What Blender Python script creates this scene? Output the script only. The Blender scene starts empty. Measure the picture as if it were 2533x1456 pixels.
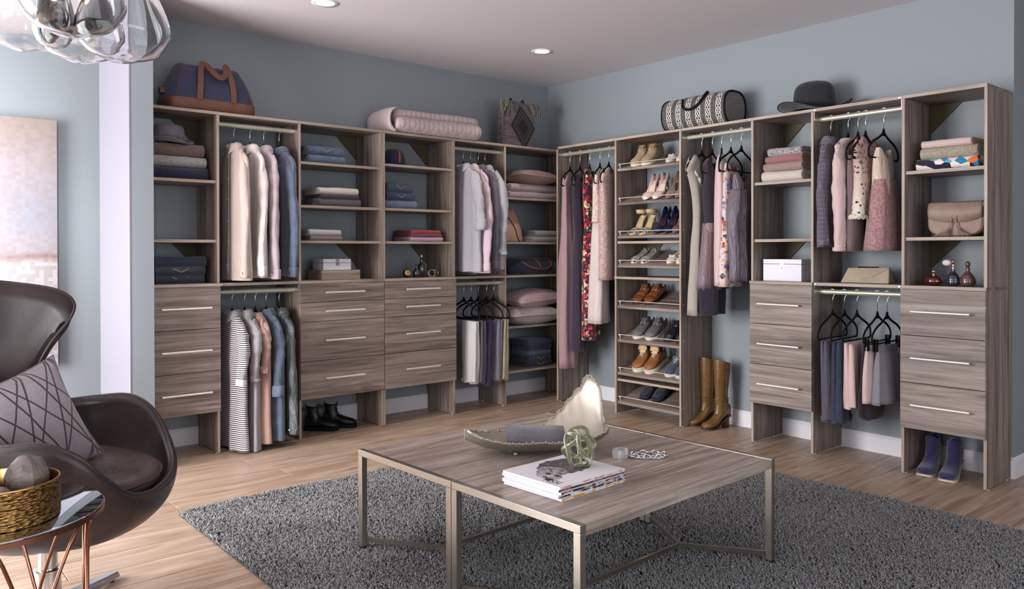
import bpy, math, random
from math import sin, cos, pi, radians, sqrt, atan2, exp
from mathutils import Vector, Matrix, noise

sc = bpy.context.scene
COL = sc.collection

# ---------------------------------------------------------------- camera, world, lights, exposure
CAM = (-4.8329, -5.2102, 1.2355)
cam_data = bpy.data.cameras.new("camera")
cam = bpy.data.objects.new("camera", cam_data); COL.objects.link(cam)
cam_data.sensor_width = 36.0; cam_data.sensor_fit = 'HORIZONTAL'
cam_data.lens = 27.701; cam_data.shift_y = -0.03666
cam_data.clip_start = 0.05
_yaw, _pit, _rol = radians(49.7998), radians(-0.3812), radians(-0.1109)
_fw = Vector((cos(_yaw)*cos(_pit), sin(_yaw)*cos(_pit), sin(_pit)))
_r = Vector((sin(_yaw), -cos(_yaw), 0)); _u = _r.cross(_fw)
_r2 = _r*cos(_rol)+_u*sin(_rol); _u2 = _u*cos(_rol)-_r*sin(_rol)
_m = Matrix((( _r2.x,_u2.x,-_fw.x,CAM[0]),(_r2.y,_u2.y,-_fw.y,CAM[1]),(_r2.z,_u2.z,-_fw.z,CAM[2]),(0,0,0,1)))
cam.matrix_world = _m
sc.camera = cam

def lin(c):
    c = c/255.0
    return c/12.92 if c <= .04045 else ((c+.055)/1.055)**2.4
def rgb(r, g, b): return (lin(r), lin(g), lin(b), 1.0)

world = bpy.data.worlds.new("world"); sc.world = world; world.use_nodes = True
world.node_tree.nodes['Background'].inputs[0].default_value = (.62, .72, .85, 1)
world.node_tree.nodes['Background'].inputs[1].default_value = 1.0

def area(name, loc, rot, sx, sy, power, color):
    l = bpy.data.lights.new(name, 'AREA'); l.shape = 'RECTANGLE'; l.size = sx; l.size_y = sy
    l.energy = power; l.color = color
    o = bpy.data.objects.new(name, l); COL.objects.link(o); o.location = loc; o.rotation_euler = rot
    return o
# daylight entering through the room's windows (west wall x=-6.6); the south wall's lamps are added fill
area('daylight_west_far', (-6.78, -.95, 1.3), (0, radians(-90), 0), 2.2, 2.3, 330, (1.0, .985, .98))
area('daylight_west_near', (-6.78, -4.6, 1.4), (0, radians(-90), 0), 2.1, 2.3, 30, (1.0, .985, .98))
area('added_fill_south', (-2.6, -7.15, 1.4), (radians(90), 0, 0), 3.4, 2.1, 46, (1.0, .97, .95))  # added frontal fill that brightens the faces turned to the camera
d = area('added_fill_south_left', (-5.98, -7.2, 1.25), (radians(88), 0, radians(-2)), 1.0, 1.9, 90, (.97, .98, 1.0))  # added narrow beam to brighten the alcove wall, kept off the closet
d.data.spread = radians(34)
sc.view_settings.view_transform = 'Standard'
sc.view_settings.look = 'None'
sc.view_settings.exposure = 0.32
sc.view_settings.gamma = 1.0
sc.view_settings.use_curve_mapping = False
sc.cycles.sample_clamp_indirect = 6.0
sc.cycles.max_bounces = 10
sc.cycles.transparent_max_bounces = 16

# ---------------------------------------------------------------- mesh helpers
RND = random.Random(7)
class MB:
    def __init__(s): s.v = []; s.f = []
    def add(s, vs, fs):
        n = len(s.v); s.v += [tuple(p) for p in vs]; s.f += [tuple(i+n for i in f) for f in fs]; return s
    def box(s, x0, x1, y0, y1, z0, z1):
        x0, x1 = min(x0, x1), max(x0, x1); y0, y1 = min(y0, y1), max(y0, y1)
        s.add([(x0,y0,z0),(x1,y0,z0),(x1,y1,z0),(x0,y1,z0),(x0,y0,z1),(x1,y0,z1),(x1,y1,z1),(x0,y1,z1)],
              [(3,2,1,0),(4,5,6,7),(0,1,5,4),(1,2,6,5),(2,3,7,6),(3,0,4,7)]); return s
    def rings(s, rr, cap0=True, cap1=True, closed=True):
        n = len(rr[0]); b = len(s.v)
        for r in rr: s.v += [tuple(p) for p in r]
        m = n if closed else n-1
        for i in range(len(rr)-1):
            for j in range(m):
                k = (j+1) % n
                s.f.append((b+i*n+j, b+i*n+k, b+(i+1)*n+k, b+(i+1)*n+j))
        if cap0: s.f.append(tuple(b+j for j in range(n))[::-1])
        if cap1: s.f.append(tuple(b+(len(rr)-1)*n+j for j in range(n)))
        return s
    def tube(s, pts, r, n=8, flat=1.0, caps=True, closed=False):
        P = [Vector(p) for p in pts]; rr = []
        L = len(P)
        R = r if isinstance(r, (list, tuple)) else [r]*L
        up = None
        for i, p in enumerate(P):
            if closed: t = P[(i+1) % L]-P[i-1]
            else: t = P[min(i+1, L-1)]-P[max(i-1, 0)]
            if t.length < 1e-9: t = Vector((0, 0, 1))
            t.normalize()
            if up is None:
                up = Vector((0, 0, 1)) if abs(t.z) < .9 else Vector((1, 0, 0))
            a = t.cross(up)
            if a.length < 1e-6: a = t.cross(Vector((1, .3, 0)))
            a.normalize(); b = a.cross(t).normalized(); up = b
            rr.append([p + a*(R[i]*cos(2*pi*k/n)*flat) + b*(R[i]*sin(2*pi*k/n)) for k in range(n)])
        if closed:
            # match the closing ring to the first (least twist)
            d = min(range(n), key=lambda q: (rr[-1][q]-rr[0][0]).length)
            rr.append([rr[0][(k-d) % n] for k in range(n)])
            s.rings(rr, False, False)
        else: s.rings(rr, caps, caps)
        return s
    def ribbon(s, pts, nrm, w, th):
        P = [Vector(p) for p in pts]; rr = []; N = Vector(nrm)
        for i, p in enumerate(P):
            t = (P[min(i+1, len(P)-1)]-P[max(i-1, 0)]).normalized(); b = N.cross(t)
            b = b.normalized() if b.length > 1e-5 else Vector((1, 0, 0)); n = t.cross(b).normalized()
            rr.append([p+b*w+n*th, p-b*w+n*th, p-b*w-n*th, p+b*w-n*th])
        return s.rings(rr)
    def lathe(s, prof, c=(0, 0, 0), n=32, cap0=True, cap1=True, sx=1, sy=1):
        rr = [[(c[0]+r*cos(2*pi*k/n)*sx, c[1]+r*sin(2*pi*k/n)*sy, c[2]+z) for k in range(n)] for r, z in prof]
        return s.rings(rr, cap0, cap1)
    def ball(s, c, r, n=12, m=8, sx=1, sy=1, sz=1):
        pr = [(max(1e-4, sin(pi*i/m)), -cos(pi*i/m)) for i in range(m+1)]
        rr = [[(c[0]+r*sx*a*cos(2*pi*k/n), c[1]+r*sy*a*sin(2*pi*k/n), c[2]+r*sz*z) for k in range(n)] for a, z in pr]
        return s.rings(rr)
    def xform(s, M):
        s.v = [tuple(M @ Vector(p)) for p in s.v]; return s
    def build(s, name, mat, parent=None, smooth=False, bevel=0, sub=0, solid=0, angle=None):
        me = bpy.data.meshes.new(name); me.from_pydata(s.v, [], s.f)
        me.validate(); me.update()
        o = bpy.data.objects.new(name, me); COL.objects.link(o)
        if mat: me.materials.append(mat)
        if smooth:
            me.polygons.foreach_set('use_smooth', [True]*len(me.polygons))
            if angle:
                try: me.set_sharp_from_angle(angle=radians(angle))
                except Exception: pass
        if solid:
            m = o.modifiers.new('thickness', 'SOLIDIFY'); m.thickness = solid; m.offset = 0
        if bevel:
            m = o.modifiers.new('bevel', 'BEVEL'); m.width = bevel; m.segments = 2; m.limit_method = 'ANGLE'
        if sub:
            m = o.modifiers.new('sub', 'SUBSURF'); m.levels = sub; m.render_levels = sub
        if parent: o.parent = parent
        return o
def curve_pts(ctrl, n=8, closed=False):
    """Catmull-Rom through control points (any dimension)."""
    C = [tuple(c) for c in ctrl]; L = len(C); out = []
    rng = range(L) if closed else range(L-1)
    for i in rng:
        if closed: p0, p1, p2, p3 = C[i-1], C[i], C[(i+1) % L], C[(i+2) % L]
        else: p0, p1, p2, p3 = C[max(i-1, 0)], C[i], C[i+1], C[min(i+2, L-1)]
        for k in range(n):
            t = k/n
            out.append(tuple(.5*((2*b)+(-a+c)*t+(2*a-5*b+4*c-d)*t*t+(-a+3*b-3*c+d)*t**3) for a, b, c, d in zip(p0, p1, p2, p3)))
    if not closed: out.append(C[-1])
    return out
def lerp_tab(tab, x):
    """tab: rows (x, a, b, ...) sorted by x -> smooth interpolated values."""
    if x <= tab[0][0]: return tab[0][1:]
    for i in range(len(tab)-1):
        a, b = tab[i], tab[i+1]
        if x <= b[0]:
            t = (x-a[0])/max(1e-9, b[0]-a[0])
            return tuple(p+(q-p)*t for p, q in zip(a[1:], b[1:]))
    return tab[-1][1:]
def nz(x, y=0, z=0, s=1.0): return noise.noise(Vector((x*s, y*s, z*s)))
def empty(name, loc=(0, 0, 0), rz=0, parent=None):
    o = bpy.data.objects.new(name, None); COL.objects.link(o); o.location = loc; o.rotation_euler = (0, 0, rz)
    o.empty_display_size = .1
    if parent: o.parent = parent
    return o
def tag(o, label, cat, group=None, kind=None):
    o['label'] = label; o['category'] = cat
    if group: o['group'] = group
    if kind: o['kind'] = kind
    return o
def thing(name, label, cat, loc=(0, 0, 0), rz=0, group=None): return tag(empty(name, loc, rz), label, cat, group)

# ---------------------------------------------------------------- materials
class NT:
    def __init__(s, name):
        s.m = bpy.data.materials.new(name); s.m.use_nodes = True
        s.t = s.m.node_tree; s.n = s.t.nodes; s.l = s.t.links
        s.p = s.n['Principled BSDF']; s.out = s.n['Material Output']
    def new(s, typ, **kw):
        n = s.n.new(typ)
        for k, v in kw.items(): setattr(n, k, v)
        return n
    def link(s, a, b): s.l.new(a, b)
    def coord(s, scale=(1, 1, 1), rnd=0, rot=(0, 0, 0), kind='Object'):
        tc = s.new('ShaderNodeTexCoord'); mp = s.new('ShaderNodeMapping')
        mp.inputs['Scale'].default_value = scale; mp.inputs['Rotation'].default_value = rot
        src = tc.outputs[kind]
        if rnd:
            oi = s.new('ShaderNodeObjectInfo'); mu = s.new('ShaderNodeVectorMath', operation='SCALE')
            cx = s.new('ShaderNodeCombineXYZ')
            for i in range(3): s.link(oi.outputs['Random'], cx.inputs[i])
            s.link(cx.outputs[0], mu.inputs[0]); mu.inputs['Scale'].default_value = rnd
            ad = s.new('ShaderNodeVectorMath', operation='ADD')
            s.link(src, ad.inputs[0]); s.link(mu.outputs[0], ad.inputs[1]); src = ad.outputs[0]
        s.link(src, mp.inputs['Vector']); return mp.outputs[0]
    def noise(s, vec, scale=5, detail=3, rough=.5, dist=0):
        n = s.new('ShaderNodeTexNoise'); n.inputs['Scale'].default_value = scale
        n.inputs['Detail'].default_value = detail; n.inputs['Roughness'].default_value = rough
        n.inputs['Distortion'].default_value = dist
        if vec: s.link(vec, n.inputs['Vector'])
        return n.outputs['Fac']
    def ramp(s, fac, stops, interp='LINEAR'):
        r = s.new('ShaderNodeValToRGB'); cr = r.color_ramp; cr.interpolation = interp
        while len(cr.elements) > 1: cr.elements.remove(cr.elements[-1])
        cr.elements[0].position = stops[0][0]; cr.elements[0].color = stops[0][1]
        for p, c in stops[1:]:
            e = cr.elements.new(p); e.color = c
        if fac is not None: s.link(fac, r.inputs[0])
        return r.outputs[0]
    def mix(s, fac, a, b, typ='MIX'):
        m = s.new('ShaderNodeMix', data_type='RGBA', blend_type=typ)
        for sock, v in ((m.inputs[0], fac), (m.inputs[6], a), (m.inputs[7], b)):
            if isinstance(v, (int, float)): sock.default_value = v
            elif isinstance(v, tuple): sock.default_value = v
            else: s.link(v, sock)
        return m.outputs[2]
    def math(s, op, a, b=None, c=None, clamp=False):
        m = s.new('ShaderNodeMath', operation=op); m.use_clamp = clamp
        for i, v in enumerate((a, b, c)):
            if v is None: continue
            if isinstance(v, (int, float)): m.inputs[i].default_value = v
            else: s.link(v, m.inputs[i])
        return m.outputs[0]
    def sep(s, vec):
        n = s.new('ShaderNodeSeparateXYZ'); s.link(vec, n.inputs[0]); return n.outputs
    def bump(s, h, strength=.3, dist=.01):
        b = s.new('ShaderNodeBump'); b.inputs['Strength'].default_value = strength; b.inputs['Distance'].default_value = dist
        s.link(h, b.inputs['Height']); s.link(b.outputs[0], s.p.inputs['Normal']); return b
    def set(s, **kw):
        for k, v in kw.items():
            sock = s.p.inputs[k.replace('_', ' ')]
            if isinstance(v, (int, float, tuple)): sock.default_value = v
            else: s.link(v, sock)
        return s
    def base(s, c):
        if isinstance(c, tuple): s.p.inputs['Base Color'].default_value = c
        else: s.link(c, s.p.inputs['Base Color'])
        return s

CACHE = {}
def cached(f):
    def g(*a, **k):
        key = (f.__name__, a, tuple(sorted(k.items())))
        if key not in CACHE: CACHE[key] = f(*a, **k)
        return CACHE[key]
    return g
def mul(c, k): return (c[0]*k, c[1]*k, c[2]*k, 1)

@cached
def plain(c, rough=.5, metal=0, spec=.5, coat=0):
    n = NT('plain'); n.base(c).set(Roughness=rough, Metallic=metal)
    n.p.inputs['Specular IOR Level'].default_value = spec
    v = n.noise(n.coord((1, 1, 1), 3), 9, 3); n.base(n.mix(n.math('MULTIPLY', v, .14), c, mul(c, .72)))
    if coat: n.set(Coat_Weight=coat, Coat_Roughness=.08)
    return n.m
@cached
def metal(c, rough=.25, aniso=0, scratch=.0):
    n = NT('metal'); n.set(Metallic=1.0)
    v = n.noise(n.coord((1, 1, 1), 3), 40, 3)
    n.base(n.mix(n.math('MULTIPLY', v, .15), c, mul(c, .8)))
    n.set(Roughness=n.math('MULTIPLY_ADD', v, .12, rough-.05)); return n.m
@cached
def paint(c, rough=.6, amp=.02):
    n = NT('paint'); v = n.noise(n.coord((1, 1, 1)), 260, 2); w = n.noise(n.coord((1, 1, 1)), .9, 2)
    n.base(n.mix(n.math('MULTIPLY', w, .08), c, mul(c, .86))).set(Roughness=rough)
    n.bump(v, .06, .002); return n.m
@cached
def wood(axis, tone='mid', gloss=.45):
    S = {'x': (1.1, 24, 24), 'y': (24, 1.1, 24), 'z': (24, 24, 1.1)}[axis]
    F = {'x': (3, 150, 150), 'y': (150, 3, 150), 'z': (150, 150, 3)}[axis]
    n = NT('laminate_wood_'+axis)
    vec = n.coord(S, 17); d = n.noise(vec, 1.0, 2, .5, 1.1)
    v1 = n.noise(vec, 1.15, 5, .62, 1.6)
    v2 = n.noise(n.coord(F, 9), 1.0, 3, .6, .3)
    broad = n.noise(n.coord(tuple(q*.22 for q in S), 31), 1.0, 2, .5, 2.2)
    if tone == 'mid': cs = [rgb(84, 72, 66), rgb(115, 101, 94), rgb(141, 127, 119), rgb(165, 152, 144)]
    elif tone == 'edge': cs = [rgb(128, 111, 99), rgb(155, 138, 125), rgb(172, 156, 143), rgb(186, 171, 158)]
    else: cs = [rgb(100, 84, 74), rgb(142, 123, 110), rgb(170, 153, 140), rgb(196, 182, 170)]
    f = n.math('ADD', n.math('MULTIPLY', v1, .62), n.math('MULTIPLY', broad, .38))
    c = n.ramp(f, [(.33, cs[0]), (.44, cs[1]), (.54, cs[2]), (.68, cs[3])])
    g = n.ramp(v2, [(.38, (.74, .72, .72, 1)), (.52, (1, 1, 1, 1))])
    c = n.mix(.75, c, g, 'MULTIPLY')
    n.base(c).set(Roughness=n.math('MULTIPLY_ADD', v2, .15, gloss-.05))
    n.p.inputs['Specular IOR Level'].default_value = .4
    n.bump(v2, .12, .002); return n.m
@cached
def cloth(c, kind='plain', c2=None, rough=.85, scale=1.0, sheen=.25):
    """Fabric; object space is metres, z up."""
    n = NT('cloth_'+kind)
    o = n.coord((1, 1, 1), 5)
    wv = n.noise(n.coord((900*scale, 900*scale, 60*scale), 5), 1, 2)
    wh = n.noise(n.coord((60*scale, 60*scale, 900*scale), 5), 1, 2)
    weave = n.math('ADD', wv, wh)
    big = n.noise(o, 7, 4, .6)
    base = n.mix(n.math('MULTIPLY', big, .35), c, mul(c, .72))
    c2 = c2 or mul(c, .6)
    bs, bd = .25, .002
    if kind == 'plain': col = n.mix(n.math('MULTIPLY', n.math('SUBTRACT', weave, .7), .35, clamp=True), base, mul(c, .7))
    elif kind == 'denim':
        f = n.ramp(n.noise(n.coord((420, 420, 90), 5), 1, 3), [(.35, (0, 0, 0, 1)), (.65, (1, 1, 1, 1))])
        col = n.mix(f, base, c2); col = n.mix(n.ramp(n.noise(o, 14, 3), [(.45, (0, 0, 0, 1)), (.7, (.5, .5, .5, 1))]), col, mul(c, 1.25))
    elif kind == 'stripes':
        z = n.sep(n.coord((1, 1, 1)))[2]
        w = n.math('FRACT', n.math('MULTIPLY', z, 1/.0125*scale))
        col = n.mix(n.math('GREATER_THAN', w, .56), base, c2)
    elif kind == 'fine_stripes':
        x = n.sep(n.coord((1, 1, 1)))[0]
        w = n.math('FRACT', n.math('MULTIPLY', x, 120*scale))
        col = n.mix(n.math('GREATER_THAN', w, .55), base, c2)
    elif kind == 'plaid':
        s = n.sep(n.coord((1, 1, 1)))
        a = n.math('GREATER_THAN', n.math('FRACT', n.math('MULTIPLY', s[0], 38)), .86)
        b = n.math('GREATER_THAN', n.math('FRACT', n.math('MULTIPLY', s[2], 38)), .86)
        col = n.mix(n.math('MULTIPLY', n.math('MAXIMUM', a, b), .7), base, c2)
    elif kind == 'knit':
        v = n.new('ShaderNodeTexVoronoi'); v.inputs['Scale'].default_value = 240*scale; n.link(n.coord((1, 1, .55)), v.inputs['Vector'])
        col = n.mix(n.math('MULTIPLY', v.outputs['Distance'], .9, clamp=True), base, c2); weave = n.math('MULTIPLY', v.outputs['Distance'], -1.0); bs, bd = .8, .006
    elif kind == 'lace':
        v = n.new('ShaderNodeTexVoronoi'); v.inputs['Scale'].default_value = 42*scale; n.link(o, v.inputs['Vector'])
        r = n.ramp(v.outputs['Distance'], [(.25, (0, 0, 0, 1)), (.4, (1, 1, 1, 1)), (.52, (.1, .1, .1, 1))])
        col = n.mix(r, base, c2); weave = r; bs, bd = .7, .004
    elif kind == 'sequin':
        v = n.new('ShaderNodeTexVoronoi'); v.inputs['Scale'].default_value = 160; n.link(o, v.inputs['Vector'])
        bw = n.new('ShaderNodeSeparateColor'); n.link(v.outputs['Color'], bw.inputs[0])
        col = n.mix(bw.outputs[0], base, c2); weave = bw.outputs[0]; bs, bd = .9, .004; rough = .45
    elif kind == 'floral':
        v = n.new('ShaderNodeTexVoronoi'); v.inputs['Scale'].default_value = 30*scale
        dv = n.new('ShaderNodeVectorMath', operation='ADD'); nn = n.new('ShaderNodeTexNoise'); nn.inputs['Scale'].default_value = 24*scale; nn.inputs['Detail'].default_value = 4
        n.link(o, nn.inputs['Vector']); sc_ = n.new('ShaderNodeVectorMath', operation='SCALE'); sc_.inputs['Scale'].default_value = .075
        n.link(nn.outputs['Color'], sc_.inputs[0]); n.link(o, dv.inputs[0]); n.link(sc_.outputs[0], dv.inputs[1]); n.link(dv.outputs[0], v.inputs['Vector'])
        pal = n.new('ShaderNodeSeparateColor'); n.link(v.outputs['Color'], pal.inputs[0])
        inner = n.ramp(v.outputs['Distance'], [(.46, (1, 1, 1, 1)), (.54, (0, 0, 0, 1))])
        if c2[0] > .3: flow = n.ramp(pal.outputs[0], [(0, rgb(178, 66, 44)), (.3, rgb(92, 104, 160)), (.5, rgb(225, 190, 170)), (.72, rgb(58, 40, 56)), (.86, rgb(196, 110, 80))], 'CONSTANT')
        else: flow = n.ramp(pal.outputs[0], [(0, rgb(178, 26, 50)), (.34, rgb(226, 196, 158)), (.6, rgb(206, 66, 72)), (.78, rgb(196, 150, 112)), (.9, rgb(90, 30, 50))], 'CONSTANT')
        col = n.mix(inner, base, flow)
        col = n.mix(n.ramp(n.noise(o, 60*scale, 3), [(.45, (0, 0, 0, 1)), (.62, (.45, .45, .45, 1))]), col, c2 if c2[0] > .3 else rgb(40, 22, 36))
    elif kind == 'abstract':
        v = n.new('ShaderNodeTexVoronoi'); v.inputs['Scale'].default_value = 24; n.link(n.coord((1, 1, 1.4), 5), v.inputs['Vector'])
        pal = n.new('ShaderNodeSeparateColor'); n.link(v.outputs['Color'], pal.inputs[0])
        col = n.ramp(pal.outputs[0], [(0, rgb(232, 218, 214)), (.3, rgb(40, 130, 170)), (.45, rgb(40, 32, 52)), (.58, rgb(236, 222, 216)), (.78, rgb(224, 120, 60)), (.86, rgb(100, 170, 190))], 'CONSTANT')
    elif kind == 'speckle':
        f = n.ramp(n.noise(o, 260, 2), [(.46, (0, 0, 0, 1)), (.54, (1, 1, 1, 1))]); col = n.mix(f, base, c2)
    elif kind == 'mottle':
        f = n.ramp(n.noise(o, 30, 4, .7), [(.4, (0, 0, 0, 1)), (.62, (1, 1, 1, 1))]); col = n.mix(f, base, c2)
    elif kind == 'satin':
        col = base; rough = .42; bs = .05; sheen = .1
    else: col = base
    n.base(col).set(Roughness=rough, Sheen_Weight=sheen)
    n.p.inputs['Specular IOR Level'].default_value = .5 if kind == 'satin' else .25
    b1 = n.bump(weave, bs, bd)
    fv = n.noise(n.coord((16, 16, 2.6), 7), 1, 3, .55, 1.3); fx = n.noise(n.coord((34, 34, 15), 3), 1, 2, .5, .8)
    b2 = n.new('ShaderNodeBump'); b2.inputs['Strength'].default_value = {'satin': .6, 'mottle': .06, 'knit': .08, 'speckle': .1, 'fine_stripes': .1}.get(kind, .24); b2.inputs['Distance'].default_value = .035
    n.link(n.math('ADD', n.math('MULTIPLY', n.math('SUBTRACT', 1.0, n.math('ABSOLUTE', n.math('MULTIPLY_ADD', fv, 2.0, -1.0))), .8), n.math('MULTIPLY', fx, .30)), b2.inputs['Height'])
    n.link(b2.outputs[0], b1.inputs['Normal'])
    return n.m
@cached
def leather(c, rough=.35, wr=.35, var=.5, scale=1.0):
    n = NT('leather'); o = n.coord((1, 1, 1), 3)
    v = n.noise(o, 9*scale, 5, .65, .6); f = n.new('ShaderNodeTexVoronoi'); f.inputs['Scale'].default_value = 420; n.link(o, f.inputs['Vector'])
    w = n.noise(o, 38*scale, 4, .6, 1.0)
    n.base(n.mix(n.ramp(v, [(.38, (0, 0, 0, 1)), (.68, (var, var, var, 1))]), c, mul(c, 1.9)))
    n.set(Roughness=n.math('MULTIPLY_ADD', v, .25, rough-.08))
    h = n.math('ADD', n.math('MULTIPLY', f.outputs['Distance'], .15), n.math('MULTIPLY', w, 1.0))
    n.bump(h, wr, .006); return n.m
@cached
def glass(c, rough=.0, ior=1.45, thin=False):
    n = NT('glass'); n.base(c).set(Roughness=rough, Transmission_Weight=1.0, IOR=ior); return n.m
@cached
def emit(c, s):
    n = NT('lamp_glow'); n.base(c); n.set(Emission_Color=c, Emission_Strength=s); return n.m

M_WALL = paint(rgb(137, 145, 151)); M_WHITE = paint(rgb(226, 224, 230), .45); M_CEIL = paint(rgb(214, 207, 212), .8)
M_CHROME = metal(rgb(215, 215, 215), .12); M_NICKEL = metal(rgb(205, 198, 190), .3)
M_HANDLE = plain(rgb(228, 223, 216), .36, .45); M_ROD = plain(rgb(198, 194, 176), .36, .5)
M_BLACK = plain(rgb(20, 19, 22), .85, 0, .2)
M_DARK = plain(rgb(30, 26, 30), .5)
WX, WY, WZ = wood('x'), wood('y'), wood('z')
EX, EY, EZ = wood('x', 'edge'), wood('y', 'edge'), wood('z', 'edge')
# ---------------------------------------------------------------- the room shell
def struct(name, mb, mat, **k):
    o = mb.build(name, mat, **k); o['kind'] = 'structure'; return o
CZ = 2.709
struct('wall_left', MB().box(-3.503, .12, 0, .14, 0, CZ), M_WALL)
struct('wall_right', MB().box(0, .12, -3.703, 0, 0, CZ), M_WALL)
struct('wall_return', MB().box(.12, 2.2, -3.703, -3.58, 0, CZ), M_WALL)
struct('wall_hall', MB().box(2.2, 2.32, -7.0, -3.58, 0, CZ), M_WALL)
# closet end stub: painted face towards the room, white jamb towards the window alcove
struct('wall_stub', MB().box(-3.617, -3.503, -.5, .16, 0, CZ), M_WALL)
struct('trim_1', MB().box(-3.63, -3.617, -.5, .17, 0, CZ).box(-3.617, -3.49, .16, .17, 0, CZ), paint(rgb(116, 115, 126), .5))
struct('wall_alcove', MB().box(-6.72, -2.4, 1.42, 1.54, 0, CZ), M_WALL)
struct('wall_passage', MB().box(-2.4, -2.28, .14, 1.54, 0, CZ), M_WALL)
# west wall with two window openings, south wall opened for the added fill lamps
def holed_x(name, x0, x1, ys, holes):
    m = MB(); y = ys[0]
    for a, b, z0, z1 in holes:
        m.box(x0, x1, y, a, 0, CZ); m.box(x0, x1, a, b, 0, z0); m.box(x0, x1, a, b, z1, CZ); y = b
    m.box(x0, x1, y, ys[1], 0, CZ); return struct(name, m, M_WALL)
holed_x('wall_west', -6.72, -6.6, (-7.12, 1.54), [(-5.75, -3.45, .35, 2.45), (-2.1, .2, .2, 2.4)])
m = MB().box(-6.6, -6.52, -7.12, -7, 0, CZ).box(-5.42, -4.4, -7.12, -7, 0, CZ).box(-.8, 2.32, -7.12, -7, 0, CZ).box(-4.4, -.8, -7.12, -7, 0, .3).box(-4.4, -.8, -7.12, -7, 2.5, CZ).box(-6.52, -5.42, -7.12, -7, 0, .25).box(-6.52, -5.42, -7.12, -7, 2.25, CZ)
struct('wall_south', m, M_WALL)
struct('ceiling', MB().box(-6.72, 2.32, -7.12, 1.54, CZ, CZ+.1), M_CEIL)
def window_x(name, y0, y1, z0, z1):
    w = empty(name, (-6.62, (y0+y1)/2, z0)); w['kind'] = 'structure'
    h = z1-z0; d = (y1-y0)/2; t = .045
    MB().box(-.02, .03, -d, d, 0, t).box(-.02, .03, -d, d, h-t, h).box(-.02, .03, -d, -d+t, t, h-t).box(-.02, .03, d-t, d, t, h-t).build('window_frame', M_WHITE, w)
    for q in range(1, 3):
        yy = -d+2*d*q/3; MB().box(-.015, .02, yy-.015, yy+.015, t, h-t).build('mullion', M_WHITE, w)
    MB().box(-.01, .1, -d-.05, d+.05, -.03, 0).build('window_sill', M_WHITE, w)
window_x('window_1', -5.75, -3.45, .35, 2.45); window_x('window_2', -2.1, .2, .2, 2.4)
w = empty('added_window_3', (-2.6, -7.02, .3)); w['kind'] = 'structure'  # unseen window, added as an opening for the frontal fill
MB().box(-1.8, 1.8, -.02, .03, 0, .045).box(-1.8, 1.8, -.02, .03, 2.155, 2.2).box(-1.8, -1.755, -.02, .03, 0, 2.2).box(1.755, 1.8, -.02, .03, 0, 2.2).build('window_frame', M_WHITE, w)
for q in (-.67, .67): MB().box(q-.015, q+.015, -.015, .02, .04, 2.16).build('mullion', M_WHITE, w)

w = empty('added_window_4', (-5.97, -7.02, .25)); w['kind'] = 'structure'  # unseen window, added so the narrow alcove beam has an opening
MB().box(-.55, .55, -.02, .03, 0, .045).box(-.55, .55, -.02, .03, 1.955, 2.0).box(-.55, -.505, -.02, .03, 0, 2.0).box(.505, .55, -.02, .03, 0, 2.0).build('window_frame', M_WHITE, w)

# skirting: profile with a small stepped moulding on top
def skirting(name, p0, p1, nrm):
    (x0, y0), (x1, y1) = p0, p1; nx, ny = nrm
    prof = [(0, 0), (.014, 0), (.014, .094), (.010, .099), (.011, .106), (.005, .113), (0, .113)]
    rr = [[(x+nx*d, y+ny*d, z) for d, z in prof] for x, y in ((x0, y0), (x1, y1))]
    return struct(name, MB().rings(rr), M_WHITE)
skirting('baseboard_left', (-3.503, 0), (0, 0), (0, -1))
skirting('baseboard_right', (0, 0), (0, -3.703), (-1, 0))
skirting('baseboard_return', (-.014, -3.703), (2.2, -3.703), (0, -1))
skirting('baseboard_stub', (-3.63, -.5), (-3.503, -.5), (0, -1))
skirting('baseboard_alcove', (-6.6, 1.42), (-2.4, 1.42), (0, -1))
skirting('baseboard_west', (-6.6, -7), (-6.6, 1.42), (1, 0))

# oak plank floor, every plank a piece
@cached
def oak():
    n = NT('oak_plank'); v1 = n.noise(n.coord((1.6, 14, 14), 23), 1, 5, .6, 1.4)
    v2 = n.noise(n.coord((7, 90, 90), 11), 1, 3, .6, .4); sc_ = n.noise(n.coord((60, 5, 5), 11), 1, 2, .7)
    c = n.ramp(v1, [(.3, rgb(142, 116, 96)), (.45, rgb(166, 141, 121)), (.58, rgb(181, 158, 139)), (.72, rgb(198, 178, 160))])
    oi = n.new('ShaderNodeObjectInfo')
    tint = n.ramp(oi.outputs['Random'], [(0, (.93, .92, .91, 1)), (1, (1.0, 1.0, 1.0, 1))])
    c = n.mix(1.0, c, tint, 'MULTIPLY')
    c = n.mix(.5, c, n.ramp(v2, [(.35, (.78, .76, .74, 1)), (.55, (1, 1, 1, 1))]), 'MULTIPLY')
    n.base(c).set(Roughness=n.math('MULTIPLY_ADD', v2, .15, .30)); n.bump(n.math('ADD', v2, n.math('MULTIPLY', sc_, .6)), .1, .002)
    n.p.inputs['Specular IOR Level'].default_value = .45; return n.m
FLOOR = struct('floor', MB().box(-6.72, 2.32, -7.12, 1.54, -.08, -.012), plain(rgb(60, 46, 38), .9))
OAK = oak(); PW = .19; PL = 1.42
_pl = {}
y = -7.0; row = 0
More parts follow.
